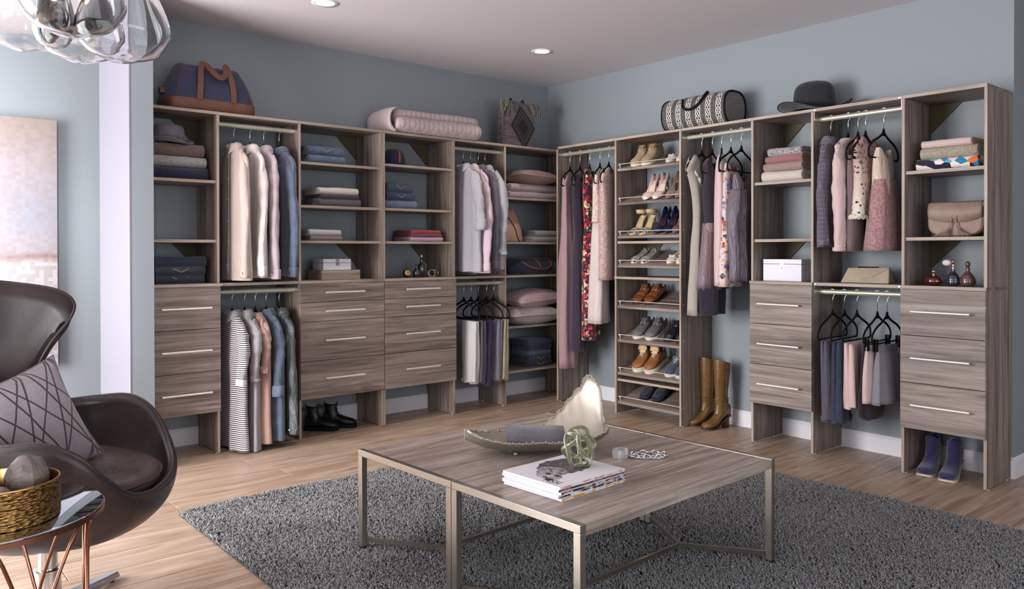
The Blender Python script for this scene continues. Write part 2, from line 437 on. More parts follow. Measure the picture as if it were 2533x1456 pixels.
while y < 1.42:
    y1 = min(y+PW, 1.42); x = -6.6 - ((row*.53) % 1.0)*PL
    while x < 2.2:
        a, b = max(x, -6.6), min(x+PL, 2.2)
        if b-a > .02 and not (y > -3.4 and a > .12 and y < 1.5) and b > a:
            L = round(b-a, 3); key = (L, round(y1-y, 3))
            if key not in _pl:
                e = .0012
                vs = [(e, e, -.012), (L-e, e, -.012), (L-e, key[1]-e, -.012), (e, key[1]-e, -.012),
                      (e, e, -.0016), (L-e, e, -.0016), (L-e, key[1]-e, -.0016), (e, key[1]-e, -.0016),
                      (e*2.2, e*2.2, 0), (L-e*2.2, e*2.2, 0), (L-e*2.2, key[1]-e*2.2, 0), (e*2.2, key[1]-e*2.2, 0)]
                fs = [(8, 9, 10, 11)] + [(i, (i+1) % 4, 4+(i+1) % 4, 4+i) for i in range(4)] + [(4+i, 4+(i+1) % 4, 8+(i+1) % 4, 8+i) for i in range(4)]
                me = bpy.data.meshes.new('plank'); me.from_pydata(vs, [], fs); me.materials.append(OAK); _pl[key] = me
            o = bpy.data.objects.new('plank', _pl[key]); COL.objects.link(o); o.location = (a, y, 0); o.parent = FLOOR
        x += PL
    y += PW; row += 1

# recessed ceiling lights
M_GLOW = emit((1, .93, .82, 1), 14)
for i, (lx, ly, lb) in enumerate(((-2.66, -.93, 'nearer to the bags above the left closet wall'), (-.91, -.915, 'above the corner of the closet'))):
    t = thing('recessed_light', 'small round recessed ceiling light '+lb, 'ceiling light', (lx, ly, CZ), 0, 'recessed ceiling lights')
    MB().lathe([(.055, -.003), (.078, -.004), (.08, 0), (.052, .0), (.055, -.003)], n=40, cap0=False, cap1=False).build('trim_ring', M_WHITE, t, True)
    MB().lathe([(.053, -.002), (.05, -.0015)], n=32).build('lamp', M_GLOW, t)
    l = bpy.data.lights.new('downlight', 'SPOT'); l.energy = 22; l.color = (1, .9, .78); l.spot_size = radians(110); l.spot_blend = .8; l.shadow_soft_size = .05
    o = bpy.data.objects.new('downlight', l); COL.objects.link(o); o.parent = t; o.location = (0, 0, -.02)

# ---------------------------------------------------------------- closet system
D = .363; H = 2.0945; T = .018; MIDT = 1.046
class Run:
    """maps (u along the wall to the camera's right, v out from the wall, z) to world; root-relative boxes"""
    def __init__(s, side): s.side = side; s.G = {'u': 'x' if side == 'L' else 'y', 'v': 'y' if side == 'L' else 'x', 'z': 'z'}
    def w(s, u, v): return (u, -v) if s.side == 'L' else (-v, -u)
    def box(s, mb, org, u0, u1, v0, v1, z0, z1):
        a = s.w(u0, v0); b = s.w(u1, v1)
        return mb.box(a[0]-org[0], b[0]-org[0], a[1]-org[1], b[1]-org[1], z0, z1)
    def mat(s, g, tone='mid'): return wood(s.G[g], tone)
RL, RR = Run('L'), Run('R')
M_OLIVE = plain(rgb(78, 70, 47), .7)
def board(R, org, par, name, u0, u1, v0, v1, z0, z1, g, edge_front=True, label=None):
    """a laminate board with a paler edge band on its front"""
    e = .0012
    o = R.box(MB(), org, u0, u1, v0, v1-(e if edge_front else 0), z0, z1).build(name, R.mat(g), par)
    if edge_front:
        R.box(MB(), org, u0+.0003, u1-.0003, v1-e, v1, z0+.0003, z1-.0003).build('edge_band', R.mat(g, 'edge'), o)
    return o
def side_panel(R, org, par, u, z0=.006, z1=H-T, th=.0158, holes=0, d=D):
    p = board(R, org, par, 'side_panel', u, u+th, .016, d, z0, z1, 'z')
    if holes:
        m = MB(); uu = u-.0006 if holes < 0 else u+th+.0006
        for vv in (.045, d-.04):
            z = .12
            while z < z1-.05:
                c = R.w(uu, vv); c = (c[0]-org[0], c[1]-org[1], z)
                ax = (Vector((1, 0, 0)) if R.side == 'L' else Vector((0, 1, 0)))
                bx = Vector((0, 0, 1)); cx = ax.cross(bx)
                m.add([tuple(Vector(c)+cx*.0028*cos(k*pi/3)+bx*.0028*sin(k*pi/3)) for k in range(6)], [tuple(range(6))])
                z += .032
        h = m.build('pin_holes', plain(rgb(176, 158, 148), .6), p); h['kind'] = 'stuff'
    for vv in (.06, d-.03):
        c = R.w(u+th/2, vv)
        MB().lathe([(.009, 0), (.009, .004), (.005, .006)], (c[0]-org[0], c[1]-org[1], 0), 10).build('glide', plain(rgb(215, 215, 215), .4), p, True)
    return p
def brace(R, org, par, u, dirn, z, s=.16):
    a = R.w(u, .006); b = R.w(u+dirn*s, .006); a2 = R.w(u, .012); b2 = R.w(u+dirn*s, .012)
    P = [(a[0]-org[0], a[1]-org[1]), (b[0]-org[0], b[1]-org[1]), (a2[0]-org[0], a2[1]-org[1]), (b2[0]-org[0], b2[1]-org[1])]
    vs = [(*P[0], z), (*P[1], z), (*P[0], z-s), (*P[2], z), (*P[3], z), (*P[2], z-s)]
    MB().add(vs, [(0, 1, 2), (3, 5, 4), (0, 3, 4, 1), (1, 4, 5, 2), (2, 5, 3, 0)]).build('corner_brace', M_OLIVE, par)
def drawer(R, org, par, u0, u1, z0, z1, hz, hl):
    g = .0015
    o = R.box(MB(), org, u0+g, u1-g, D+.001, D+.018, z0+g, z1-g).build('drawer', R.mat('u'), par, bevel=.0012)
    R.box(MB(), org, u0+.03, u1-.03, .03, D, z0+.02, z1-.03).build('drawer_box', WZ, o)
    um = (u0+u1)/2; v = D+.046
    a = R.w(um-hl/2, v); b = R.w(um+hl/2, v); h = MB()
    h.tube([(a[0]-org[0], a[1]-org[1], hz), (b[0]-org[0], b[1]-org[1], hz)], .0064, 12)
    for q in (-1, 1):
        c = R.w(um+q*(hl/2-.035), v); d_ = R.w(um+q*(hl/2-.035), D+.017)
        h.tube([(c[0]-org[0], c[1]-org[1], hz), (d_[0]-org[0], d_[1]-org[1], hz)], .004, 8)
    h.build('handle', M_HANDLE, o, True, angle=40)
def tower(R, label, u0, u1, shelves, splits=None, handles=None, hl=.293, holes=1, brace_side=1, slants=None, braces=(H-T, 1.312-T), right_end=False):
    c = R.w((u0+u1)/2, .18); org = (c[0], c[1])
    t = thing('closet_tower', label, 'shelving unit', (c[0], c[1], 0), 0, 'wood-look closet units')
    th = .0158
    side_panel(R, org, t, u0, holes=0 if R.side == 'L' else 1)
    side_panel(R, org, t, u1-th, holes=-1 if R.side == 'L' else 0)
    board(R, org, t, 'top_panel', u0, u1, .002, D+.004, H-T, H, 'u')
    board(R, org, t, 'middle_panel', u0-.002, u1+.002, .014, D+(.019 if splits else .004), MIDT-T, MIDT, 'u')
    for z in shelves: board(R, org, t, 'shelf', u0+th, u1-th, .02, D-.012, z-T, z, 'u')
    if splits:
        zs = [MIDT-T-.0]+list(splits)
        for i in range(len(zs)-1): drawer(R, org, t, u0, u1, zs[i+1], zs[i], handles[i], hl)
        board(R, org, t, 'bottom_panel', u0+th, u1-th, .02, D, splits[-1]+.004, splits[-1]+.02, 'u')
    for z in braces:
        if brace_side > 0: brace(R, org, t, u1-th, -1, z)
        else: brace(R, org, t, u0+th, 1, z)
    if splits: brace(R, org, t, u1-th if brace_side > 0 else u0+th, -1 if brace_side > 0 else 1, splits[-1]+.004, .09)
    return t, org
def add_slant(R, org, t, u0, u1, z):
    th = .0158; sl = .335; w0, w1 = u0+th+.002, u1-th-.002
    def P(u, v, h):
        q = R.w(u, v); return (q[0]-org[0], q[1]-org[1], z+h)
    dz = .33*sl; m = MB()
    vs = [P(w0, D-.012, 0), P(w1, D-.012, 0), P(w1, D-.342, dz), P(w0, D-.342, dz)]
    m.add(vs+[(a, b, c-T) for a, b, c in vs], [(0, 1, 2, 3), (7, 6, 5, 4), (0, 4, 5, 1), (1, 5, 6, 2), (2, 6, 7, 3), (3, 7, 4, 0)])
    o = m.build('slanted_shelf', R.mat('u'), t)
    a = (w0+.012, w1-.012); v = D-.03; zz = .018*sl
    pts = [P(a[0], v, zz-.004), P(a[0], v+.004, .030), P(a[0]+.008, v+.004, .036), P(a[1]-.008, v+.004, .036), P(a[1], v+.004, .030), P(a[1], v, zz-.004)]
    MB().tube(curve_pts([(p[0], p[1], p[2]) for p in pts], 3), .003, 8).build('rail', M_HANDLE, o, True)
def hang_bay(R, label, u0, u1, rods, mid=True, panel_left=False):
    c = R.w((u0+u1)/2, .18); org = (c[0], c[1])
    t = thing('hanging_bay', label, 'hanging rail', (c[0], c[1], 0), 0, 'wood-look hanging bays')
    board(R, org, t, 'top_panel', u0, u1, .002, D+.002, H-T, H, 'u')
    if mid: board(R, org, t, 'middle_panel', u0+.003, u1-.003, .014, D+.002, MIDT-T, MIDT, 'u')
    if panel_left: side_panel(R, org, t, u0-.0158)
    for z in rods:
        a = R.w(u0+.004, .29); b = R.w(u1-.004, .29)
        MB().tube([(a[0]-org[0], a[1]-org[1], z), (b[0]-org[0], b[1]-org[1], z)], .0155, 16).build('rod', M_ROD, t, True, angle=40)
        for uu in (u0+.002, u1-.004):
            m = MB(); R.box(m, org, uu, uu+.002, .27, D-.004, z-.012, z+.052); R.box(m, org, uu, uu+(.014 if uu < u0+.01 else -.012), D-.02, D+.003, z+.045, z+.052)
            m.build('rod_bracket', metal(rgb(210, 210, 205), .3), t)
    return t
S3 = [1.675, 1.312]; SP3 = [.774, .515, .262]; H3 = [.900, .645, .390]
tower(RL, 'narrow wood-look closet tower with three drawers beside the pale wall stub', -3.499, -3.084, S3, SP3, H3, .29)
hang_bay(RL, 'double hanging bay with shirts and jackets, left of the drawer towers', -3.084, -2.566, [2.033, .987])
SP4 = [.902, .774, .514, .262]; H4 = [.966, .841, .647, .393]
tower(RL, 'wide closet tower with four drawers, black boots under it', -2.566, -1.931, [1.834, 1.547, 1.312], SP4, H4)
tower(RL, 'wide closet tower with four drawers under the pink comforter', -1.929, -1.303, [1.864, 1.549, 1.312], SP4, H4)
hang_bay(RL, 'double hanging bay with pale shirts over folded trousers', -1.303, -.813, [2.033, .987])
tower(RL, 'open shelf tower in the room corner holding pillows and jeans', -.813, -.04, [1.675, 1.315, .632, .271], brace_side=1, braces=())
hang_bay(RR, 'tall hanging bay with long dresses right of the room corner', .506, 1.133, [2.036], mid=False, panel_left=True)
t, org = tower(RR, 'shoe tower with slanted wire-railed shelves full of shoes', 1.133, 1.757, [1.312, .272], brace_side=-1)
for z in (1.862, 1.604, 1.352, 1.133, .824, .568, .318, .098): add_slant(RR, org, t, 1.133, 1.757, z)
hang_bay(RR, 'tall hanging bay with dresses above the tan knee boots', 1.757, 2.317, [2.036], mid=False)
tower(RR, 'narrow three-drawer closet tower with a white box on it', 2.317, 2.746, [1.677, 1.312], SP3, [.902, .648, .393], .285, brace_side=-1)
hang_bay(RR, 'double hanging bay with blouses over trousers and skirts', 2.746, 3.267, [2.036, .989])
tower(RR, 'closet tower at the right end with handbag, perfume and three drawers', 3.267, 3.697, [1.675, 1.310], SP3, [.905, .652, .396], .295, brace_side=-1)
# ---------------------------------------------------------------- hangers and clothes
# local frame: +x = the end of the hanger towards the room, y = thickness, z = 0 at the rod centre
def hanger(loc, rz, label, w=.2, clips=False, drop=0):
    t = thing('coat_hanger', label, 'hanger', loc, rz, 'black velvet hangers')
    r = .0185; hk = []
    for k in range(11):
        a = radians(200 - k*26); hk.append((0, r*cos(a), r*sin(a)))
    # the hook ends above the neck
    pts = [(0, r*cos(radians(a)), r*sin(radians(a))) for a in range(-150+360, -61, -22)]
    pts = [(0, y, z) for _, y, z in pts] + [(0, .004, -.026), (0, 0, -.04), (0, 0, -.118)]
    MB().tube(pts, .0018, 6).build('hook', M_CHROME, t, True)
    n0 = -.112; m = MB()
    for s in (-1, 1):
        c = curve_pts([(0, 0, n0), (s*.022, 0, n0-.022), (s*.07, 0, n0-.046), (s*.14, 0, n0-.072), (s*(w-.012), 0, n0-.105), (s*w, 0, n0-.135), (s*(w-.004), 0, n0-.155), (s*(w-.02), 0, n0-.162)], 4)
        m.tube([(x, y, z) for x, y, z in c], [.0075]*len(c), 8, .62)
    m.tube([(-(w-.02), 0, n0-.162), (w-.02, 0, n0-.162)], .0048, 8, .7)
    m.rings([[(w_*cos(a), .006*sin(a), z_) for a in [2*pi*k/12 for k in range(12)]] for w_, z_ in ((.006, n0+.010), (.010, n0), (.020, n0-.016), (.034, n0-.030))])
    m.build('hanger_body', M_BLACK, t, True)
    if clips:
        for s in (-1, 1):
            k = MB().box(s*(w-.045)-.011, s*(w-.045)+.011, -.013, -.004, n0-.205, n0-.135).box(s*(w-.045)-.011, s*(w-.045)+.011, .004, .013, n0-.205, n0-.135)
            k.box(s*(w-.045)-.004, s*(w-.045)+.004, -.006, .006, n0-.175, n0-.160)
            k.build('clip', M_BLACK, t, bevel=.002)
    return t

def lower_top(t):
    # the shoulders hang a little below the hook; hems keep their height
    seen = set()
    for o in t.children_recursive:
        if o.type != 'MESH' or o.data.name in seen: continue
        seen.add(o.data.name)
        for v in o.data.vertices:
            z = v.co.z; v.co.z = z-.048*max(0, min(1, (z+.75)/.55))
def smooth_tab(tab, n=5): return curve_pts(tab, n)
def cloth_body(levels, seed=0, folds=7.0, n=44, power=.75, noise_amp=.006, neck=0):
    """levels rows: (z, cx, half_w, half_t, fold_amp)"""
    rows = smooth_tab(levels, 5); rr = []; ph = seed*1.7; ph2 = seed*2.9
    for (z, cx, hw, ht, fa) in rows:
        ring = []
        for k in range(n):
            a = 2*pi*k/n; c, s = cos(a), sin(a)
            x = cx+hw*math.copysign(abs(c)**power, c); y = ht*math.copysign(abs(s)**.8, s)
            q = (x-cx)/max(.04, hw)
            f = sin(q*folds+ph+z*1.3)+.55*sin(q*folds*2.1+ph2-z*2.0)
            y += fa*f + noise_amp*nz(x*9+seed*7, z*4, seed)*min(1, ht/.03)
            x += .006*nz(z*6, seed*3.1, a)
            zz = z
            if neck:
                k_ = max(0, 1-(levels[0][0]-z)/.16); aq = abs(x-cx)
                zz = z+k_*(neck*exp(-((aq-.078)/.034)**2)-.035*exp(-(aq/.05)**2)-.05*max(0, (aq-.105)/.05))
            ring.append((x, y, zz))
        rr.append(ring)
    # inner turned hem
    last = rr[-1]; cxm = sum(p[0] for p in last)/n; cym = sum(p[1] for p in last)/n
    rr.append([((p[0]-cxm)*.93+cxm, (p[1]-cym)*.6+cym, p[2]+.004) for p in last])
    rr.append([((p[0]-cxm)*.9+cxm, (p[1]-cym)*.4+cym, p[2]+min(.12, .4*abs(levels[0][0]-levels[-1][0]))) for p in last])
    return rr
def body_mesh(levels, **k):
    m = MB(); rr = cloth_body(levels, **k); m.rings(rr, cap0=not k.get('neck'), cap1=True); return m
def surf_y(levels, z, seed, folds, vis, x=0.0):
    rows = smooth_tab(levels, 5); rows = sorted(rows, key=lambda r: r[0])
    zz, cx, hw, ht, fa = (lambda r: (z,)+r)(lerp_tab([(r[0],)+tuple(r[1:]) for r in rows], z))
    q = (x-cx)/max(.04, hw); f = sin(q*folds+seed*1.7+z*1.3)+.55*sin(q*folds*2.1+seed*2.9-z*2.0)
    s = max(0, 1-abs(q)**2.6)**.5
    return vis*ht*s**.8+fa*f
def sleeve_mesh(side, z0, length, rx, ry, seed, x0=.2, x1=.235, vis=-1, yoff=0.0, bend=0.0):
    rr = []; N = 30
    for i in range(N+1):
        t = i/N; z = z0-length*t
        cx = side*(x0+(x1-x0)*min(1, t*2.2)**.8 + .012*sin(t*3+seed) + bend*t)
        k = .34+.66*min(1, t*6)**.75
        kk = (1-.28*t)*k*(1+.05*sin(seed+t*18)+.04*sin(t*41+seed*3))
        cy = vis*(.004+.016*t)+.006*sin(t*5+seed*2)+yoff
        ring = []
        for q in range(18):
            a = 2*pi*q/18
            wob = 1+.10*nz(cos(a)*1.5+seed, sin(a)*1.5, t*9)+.05*sin(3*a+t*10+seed)
            slope = .030*cos(a)*side*(1-min(1, t*6))
            ring.append((cx+rx*kk*wob*cos(a), cy+ry*kk*wob*sin(a), z-slope+.012*max(0, 1-t*12)*0))
        rr.append(ring)
    last = rr[-1]; c = (sum(p[0] for p in last)/18, sum(p[1] for p in last)/18)
    rr.append([((p[0]-c[0])*.8+c[0], (p[1]-c[1])*.8+c[1], p[2]+.05) for p in last])
    return MB().rings(rr)
def frame_of(run, u, z, yaw=0):
    v = .29
    if run == 'L': return (u, -v, z), radians(-90+yaw), -1
    return (-v, u, z), radians(180+yaw), 1

BUTTON = plain(rgb(232, 226, 220), .35); DBUTTON = plain(rgb(58, 50, 46), .4)
def shirt(run, u, z, yaw, L, mat, label, name='shirt', collar=True, sleeve=None, sl_rx=.047, cuff=None, placket=True, seed=1, hw=.215, ht=.036, fold=.007, group=None,
          button=None, hlabel=None, collar_mat=None, cuff_mat=None, cut=0, rolled=False, hem_extra=0.0, shoulders=.205):
    loc, rz, vis = frame_of(run, u, z, yaw)
    t = thing(name, label, {'shirt': 'shirt', 'polo_shirt': 'shirt', 'blazer': 'jacket', 'denim_jacket': 'jacket', 'blouse': 'blouse', 't_shirt': 'shirt', 'satin_shirt': 'shirt'}.get(name, 'top'), loc, rz, group or 'tops on hangers')
    folds = 7.5
    lv = [(-.088, 0, .055, .034, 0), (-.098, 0, .075, .034, 0), (-.118, 0, .115, .032, .001), (-.142, 0, .160, .031, .002), (-.170, 0, shoulders-.012, .030, .003), (-.19, 0, shoulders, .030, .004), (-.22, 0, shoulders+.004, ht*.9, fold*.6), (-.40, 0, hw-.004, ht, fold),
          (-L*.7, 0, hw, ht*1.02, fold*1.2), (-L+.02, 0, hw+.008+hem_extra, ht*1.1, fold*1.4), (-L, 0, hw+.006+hem_extra, ht*1.1, fold*1.5)]
    body_mesh(lv, seed=seed, folds=folds).build('body', mat, t, True)
    sl = sleeve if sleeve else L*.9
    for s in (1, -1):
        if sl <= 0: break
        o = sleeve_mesh(s, -.142, sl-.142, sl_rx, sl_rx*.66, seed+s, x0=shoulders-.055, x1=hw+.002, vis=vis).build('sleeve', mat, t, True)
        if cuff:
            zc = -sl; m = MB(); rr = []
            for i in range(5):
                q = i/4; zz = zc+cuff*(1-q)-(.004 if rolled else 0)
                kx = sl_rx*(.86 if not rolled else .93+.09*sin(pi*q)); ky = kx*.66
                rr.append([(s*(hw+.004+.012*sin(3+seed+s))+kx*cos(2*pi*k/18)*(1+.03*sin(5*k)), vis*.018+ky*sin(2*pi*k/18)+.006*sin(5+(seed+s)*2), zz+(.006*cos(2*pi*k/18) if rolled else 0)) for k in range(18)])
            m.rings(rr).build('cuff', cuff_mat or mat, o, True)
            if not rolled:
                MB().ball((s*(hw+.004)+sl_rx*.3, vis*(.018+sl_rx*.60), zc+.03), .006, 10, 6, 1, .5, 1).build('button', button or BUTTON, o, True)
    if collar:
        m = MB(); cm = collar_mat or mat; rr = []
        prof = [(.040, -.112), (.043, -.075), (.050, -.064), (.062, -.078), (.076, -.110), (.070, -.112), (.055, -.085), (.046, -.10)]
        K = 26
        for k in range(K):
            a = pi/2*vis + radians(28) + (2*pi-radians(56))*k/(K-1)   # open towards the visible face
            ed = min(k, K-1-k)/4.0; droop = .030*max(0, 1-ed)
            rr.append([(r*cos(a)*1.22, r*sin(a)*.78, zz-(droop if r > .058 else droop*.3)) for r, zz in prof])
        m.rings(rr, True, True).build('collar', cm, t, True)
    if placket:
        m = MB(); zs = [-.125-(L-.15)*i/26 for i in range(27)]; w = .014; vs = []
        for zz in zs:
            for xx in (-w, w):
                vs.append((xx, surf_y(lv, zz, seed, folds, vis, xx)+vis*.0045, zz))
        fs = [(2*i, 2*i+1, 2*i+3, 2*i+2) for i in range(26)]
        m.add(vs, fs).build('placket', mat, t, True, solid=.003)
        nb = 6
        for b in range(nb):
            zz = -.15-(L-.24)*b/(nb-1)
            MB().ball((0, surf_y(lv, zz, seed, folds, vis)+vis*.008, zz), .0055, 10, 6, 1, .45, 1).build('button', button or BUTTON, t, True)
    lower_top(t)
    hanger(loc, rz, hlabel or ('black hanger holding the '+' '.join(label.split(' hanging')[0].split(' on the')[0].split()[:11])), .155)
    return t, lv
def garment(run, u, z, yaw, name, cat, label, parts, hlabel, group, hw=.2, clips=False, straps=None, strap_mat=None, seed=1):
    """parts: list of (part name, levels, material, folds)"""
    loc, rz, vis = frame_of(run, u, z, yaw)
    t = thing(name, label, cat, loc, rz, group)
    for i, (pn, lv, mat, folds) in enumerate(parts):
        body_mesh(lv, seed=seed+i, folds=folds, neck=(.026 if i == 0 and cat != 'skirt' and name != 'cardigan' else 0)).build(pn, mat, t, True)
    for (xa, za, xb, zb) in (straps or []):
        for yy in (-.012, .012):
            MB().tube(curve_pts([(xb, 0, zb), ((xa+xb)/2, yy, (za+zb)/2), (xa, yy, za)], 4), .0045, 6, .8).build('strap', strap_mat or parts[0][2], t, True)
    lower_top(t)
    if hlabel: hanger(loc, rz, hlabel, hw, clips)
    return t, vis

LIN = lambda r, g, b, k='plain', c2=None, **q: cloth(rgb(r, g, b), k, c2, **q)
ZU, ZL = 2.033, .987
GA = 'long-sleeved shirts on the upper left rod'; GB = 'tops on the lower left rod'; GC_ = 'tops on the upper rod beside the corner tower'
# upper left rod
shirt('L', -2.966, ZU, 0, .965, LIN(184, 168, 160), 'beige linen shirt hanging at the left end of the upper left rod', seed=1, cuff=.06, sleeve=.955, group=GA)
shirt('L', -2.862, ZU, 2, .950, LIN(214, 205, 204), 'cream white shirt hanging between the beige and mauve shirts', seed=2.3, cuff=.06, sleeve=.945, group=GA, placket=False)
shirt('L', -2.771, ZU, -1, .955, LIN(174, 158, 166), 'dusty mauve shirt hanging between the cream and blue shirts', seed=3.1, cuff=.06, sleeve=.965, group=GA)
shirt('L', -2.667, ZU, 2, .945, LIN(90, 99, 117, 'denim', rgb(68, 78, 98)), 'blue chambray shirt hanging at the right end of the upper left rod', seed=4.4, cuff=.06, sleeve=.955, group=GA, button=DBUTTON, placket=False)
# lower left rod
STR = LIN(214, 208, 214, 'stripes', rgb(42, 36, 46))
shirt('L', -2.981, ZL, 0, .965, STR, 'black and white striped polo shirt with a plain grey collar', 'polo_shirt', seed=5.2, sleeve=.54, cuff=.035, cuff_mat=LIN(222, 218, 224), collar_mat=LIN(150, 146, 150), group=GB, placket=False, sl_rx=.052, hw=.2)
shirt('L', -2.901, ZL, 1, .975, LIN(158, 152, 156), 'heather grey polo shirt between the striped and peach tops', 'polo_shirt', seed=6.1, sleeve=.525, cuff=.02, group=GB, placket=False, sl_rx=.050, hw=.2)
shirt('L', -2.831, ZL, -1, .94, LIN(180, 146, 132), 'peach t-shirt on the lower left rod', 't_shirt', seed=7.7, sleeve=.48, group=GB, collar=False, placket=False, sl_rx=.05, hw=.2)
shirt('L', -2.759, ZL, 2, .93, LIN(92, 104, 122, 'denim', rgb(62, 74, 94)), 'faded denim jacket with rolled-up sleeves on the lower left rod', 'denim_jacket', seed=8.3, sleeve=.64, cuff=.075, rolled=True, cuff_mat=LIN(104, 116, 134, 'denim', rgb(80, 92, 112)), group=GB, placket=False, sl_rx=.05)
shirt('L', -2.672, ZL, 2, .90, LIN(88, 94, 98, 'satin'), 'shiny dark grey satin shirt at the right end of the lower left rod', 'satin_shirt', seed=9.9, sleeve=.9, cuff=.05, group=GB, placket=False, fold=.012)
# upper rod beside the corner tower
shirt('L', -1.168, ZU, 0, .945, LIN(176, 172, 180), 'light grey linen shirt with one thick rolled cuff', seed=10.1, sleeve=.62, cuff=.09, rolled=True, group=GC_, placket=False, sl_rx=.055)
shirt('L', -1.098, ZU, 1, .955, LIN(214, 192, 202), 'pale pink shirt hanging beside the light grey linen shirt', seed=11.6, sleeve=.945, cuff=.06, group=GC_, placket=False)
shirt('L', -1.021, ZU, 2, .94, LIN(96, 90, 102), 'charcoal violet shirt hanging behind the pale pink one', seed=12.5, sleeve=.93, cuff=.06, group=GC_, button=DBUTTON, placket=False)
shirt('L', -.955, ZU, 3, .93, LIN(168, 168, 176), 'light grey blazer at the right end of its rod', 'blazer', seed=13.2, sleeve=.82, cuff=.02, group=GC_, placket=False, sl_rx=.066, fold=.004, ht=.045)
# folded trousers on the lower rod beside the corner tower
def trousers(run, u, z, yaw, mat, label, L, seed, hlabel, cx=.085, hw=.10, ht=.019, group='trousers folded over hangers', cuffed=True, hwid=.2):
    loc, rz, vis = frame_of(run, u, z, yaw)
    t = thing('trousers', label, 'trousers', loc, rz, group); tp = -.236
    lv = [(tp, cx, hw, .006, 0), (tp-.008, cx, hw+.002, ht*.8, .001), (tp-.06, cx, hw, ht, .003), (tp-.3, cx, hw*.93, ht*1.2, .007), (-L+.05, cx-.005, hw*.86, ht*1.3, .010), (-L, cx-.008, hw*.84, ht*1.3, .011)]
    body_mesh(lv, seed=seed, folds=5.5, power=.6).build('leg_fold', mat, t, True)
    lv2 = [(tp-.006, cx+hw*.55, hw*.42, .006, 0), (tp-.05, cx+hw*.6, hw*.42, ht*.8, .003), (-L*.93, cx+hw*.48, hw*.44, ht*1.2, .006), (-L+.03, cx+hw*.45, hw*.44, ht*1.2, .006)]
    o = body_mesh(lv2, seed=seed+2, folds=3.5, power=.6); o.v = [(x, y+vis*ht*1.3, zz) for x, y, zz in o.v]
    o = o.build('trouser_leg', mat, t, True)
    if cuffed:
        rr = [[(cx-.008+hw*.86*math.copysign(abs(cos(a))**.6, cos(a)), ht*1.45*math.copysign(abs(sin(a))**.8, sin(a))+.011*sin((cos(a))*5.5+seed*1.7), zz) for a in [2*pi*k/30 for k in range(30)]] for zz in (-L+.035, -L+.005)]
        MB().rings(rr).build('hem', mat, t, True)
    lower_top(t)
    hanger(loc, rz, hlabel, hwid)
    return t
TP = [(-1.167, LIN(196, 194, 192), 'off-white trousers', .76, 'off-white'), (-1.096, LIN(92, 88, 98), 'charcoal trousers', .765, 'charcoal'), (-1.024, LIN(44, 44, 68), 'navy trousers', .795, 'navy'),
      (-.939, LIN(122, 122, 136), 'blue-grey trousers', .77, 'blue-grey'), (-.868, LIN(178, 168, 146), 'khaki trousers', .765, 'khaki')]
for i, (u, mt, nm, L, cn) in enumerate(TP):
    trousers('L', u, ZL, 0, mt, nm+' folded over a hanger on the lower rod beside the corner tower', L, 20+i*1.3, 'black hanger holding the %s trousers beside the corner tower' % cn)

# long dresses right of the corner
GD = 'long dresses right of the corner'
Y = 26
garment('R', -.575, 2.036, Y, 'long_dress', 'dress', 'dusty pink sleeveless long dress nearest the room corner', [
    ('body', [(-.15, .0, .13, .02, 0), (-.2, .02, .13, .03, .004), (-.42, .02, .12, .035, .006), (-.7, .03, .11, .04, .008), (-.9, .03, .12, .05, .012), (-1.3, .04, .13, .05, .015), (-1.74, .05, .12, .05, .016)], LIN(166, 134, 140), 5)],
    'black hanger holding the dusty pink long dress', GD, seed=31)
garment('R', -.69, 2.036, Y, 'long_dress', 'dress', 'dark aubergine V-neck long dress beside the dusty pink one', [
    ('body', [(-.16, .0, .14, .015, 0), (-.25, .0, .14, .03, .006), (-.5, .0, .12, .04, .008), (-.66, .0, .10, .04, .006), (-.9, .0, .125, .05, .012), (-1.3, .0, .14, .055, .015), (-1.60, .0, .15, .055, .016)], LIN(54, 43, 60), 6)],
    'black hanger holding the aubergine long dress', GD, seed=32)
garment('R', -.80, 2.036, 32, 'floral_dress', 'dress', 'long dark dress printed with red and cream flowers', [
    ('body', [(-.12, .0, .10, .02, 0), (-.17, .0, .15, .035, .003), (-.4, .0, .14, .045, .005), (-.56, 0, .11, .04, .005), (-.9, 0, .13, .055, .010), (-1.2, 0, .135, .06, .012), (-1.50, .0, .14, .06, .013)], LIN(46, 30, 48, 'floral', rgb(60, 30, 50)), 5)],
    'black hanger holding the dark floral long dress', GD, seed=33)
garment('R', -.911, 2.036, 30, 'lace_dress', 'dress', 'cream long dress with an appliqued lace bodice', [
    ('bodice', [(-.15, .0, .12, .02, 0), (-.2, .0, .13, .035, .003), (-.4, .0, .12, .045, .004), (-.56, 0, .13, .05, .006)], LIN(214, 196, 188, 'lace', rgb(178, 152, 146)), 4),
    ('skirt', [(-.54, 0, .10, .045, .005), (-.9, 0, .13, .055, .012), (-1.36, .0, .16, .06, .018)], LIN(212, 196, 194), 6)],
    'black hanger holding the cream lace dress', GD, seed=34)
garment('R', -1.006, 2.036, 24, 'sequin_dress', 'dress', 'blush sequinned short dress next to the shoe tower', [
    ('body', [(-.13, .0, .13, .02, 0), (-.19, .0, .17, .04, .001), (-.5, .0, .15, .05, .003), (-.8, 0, .155, .055, .003), (-1.02, .0, .165, .055, .003)], LIN(206, 178, 172, 'sequin', rgb(150, 120, 114)), 3)],
    'black hanger holding the blush sequinned dress', GD, seed=35)
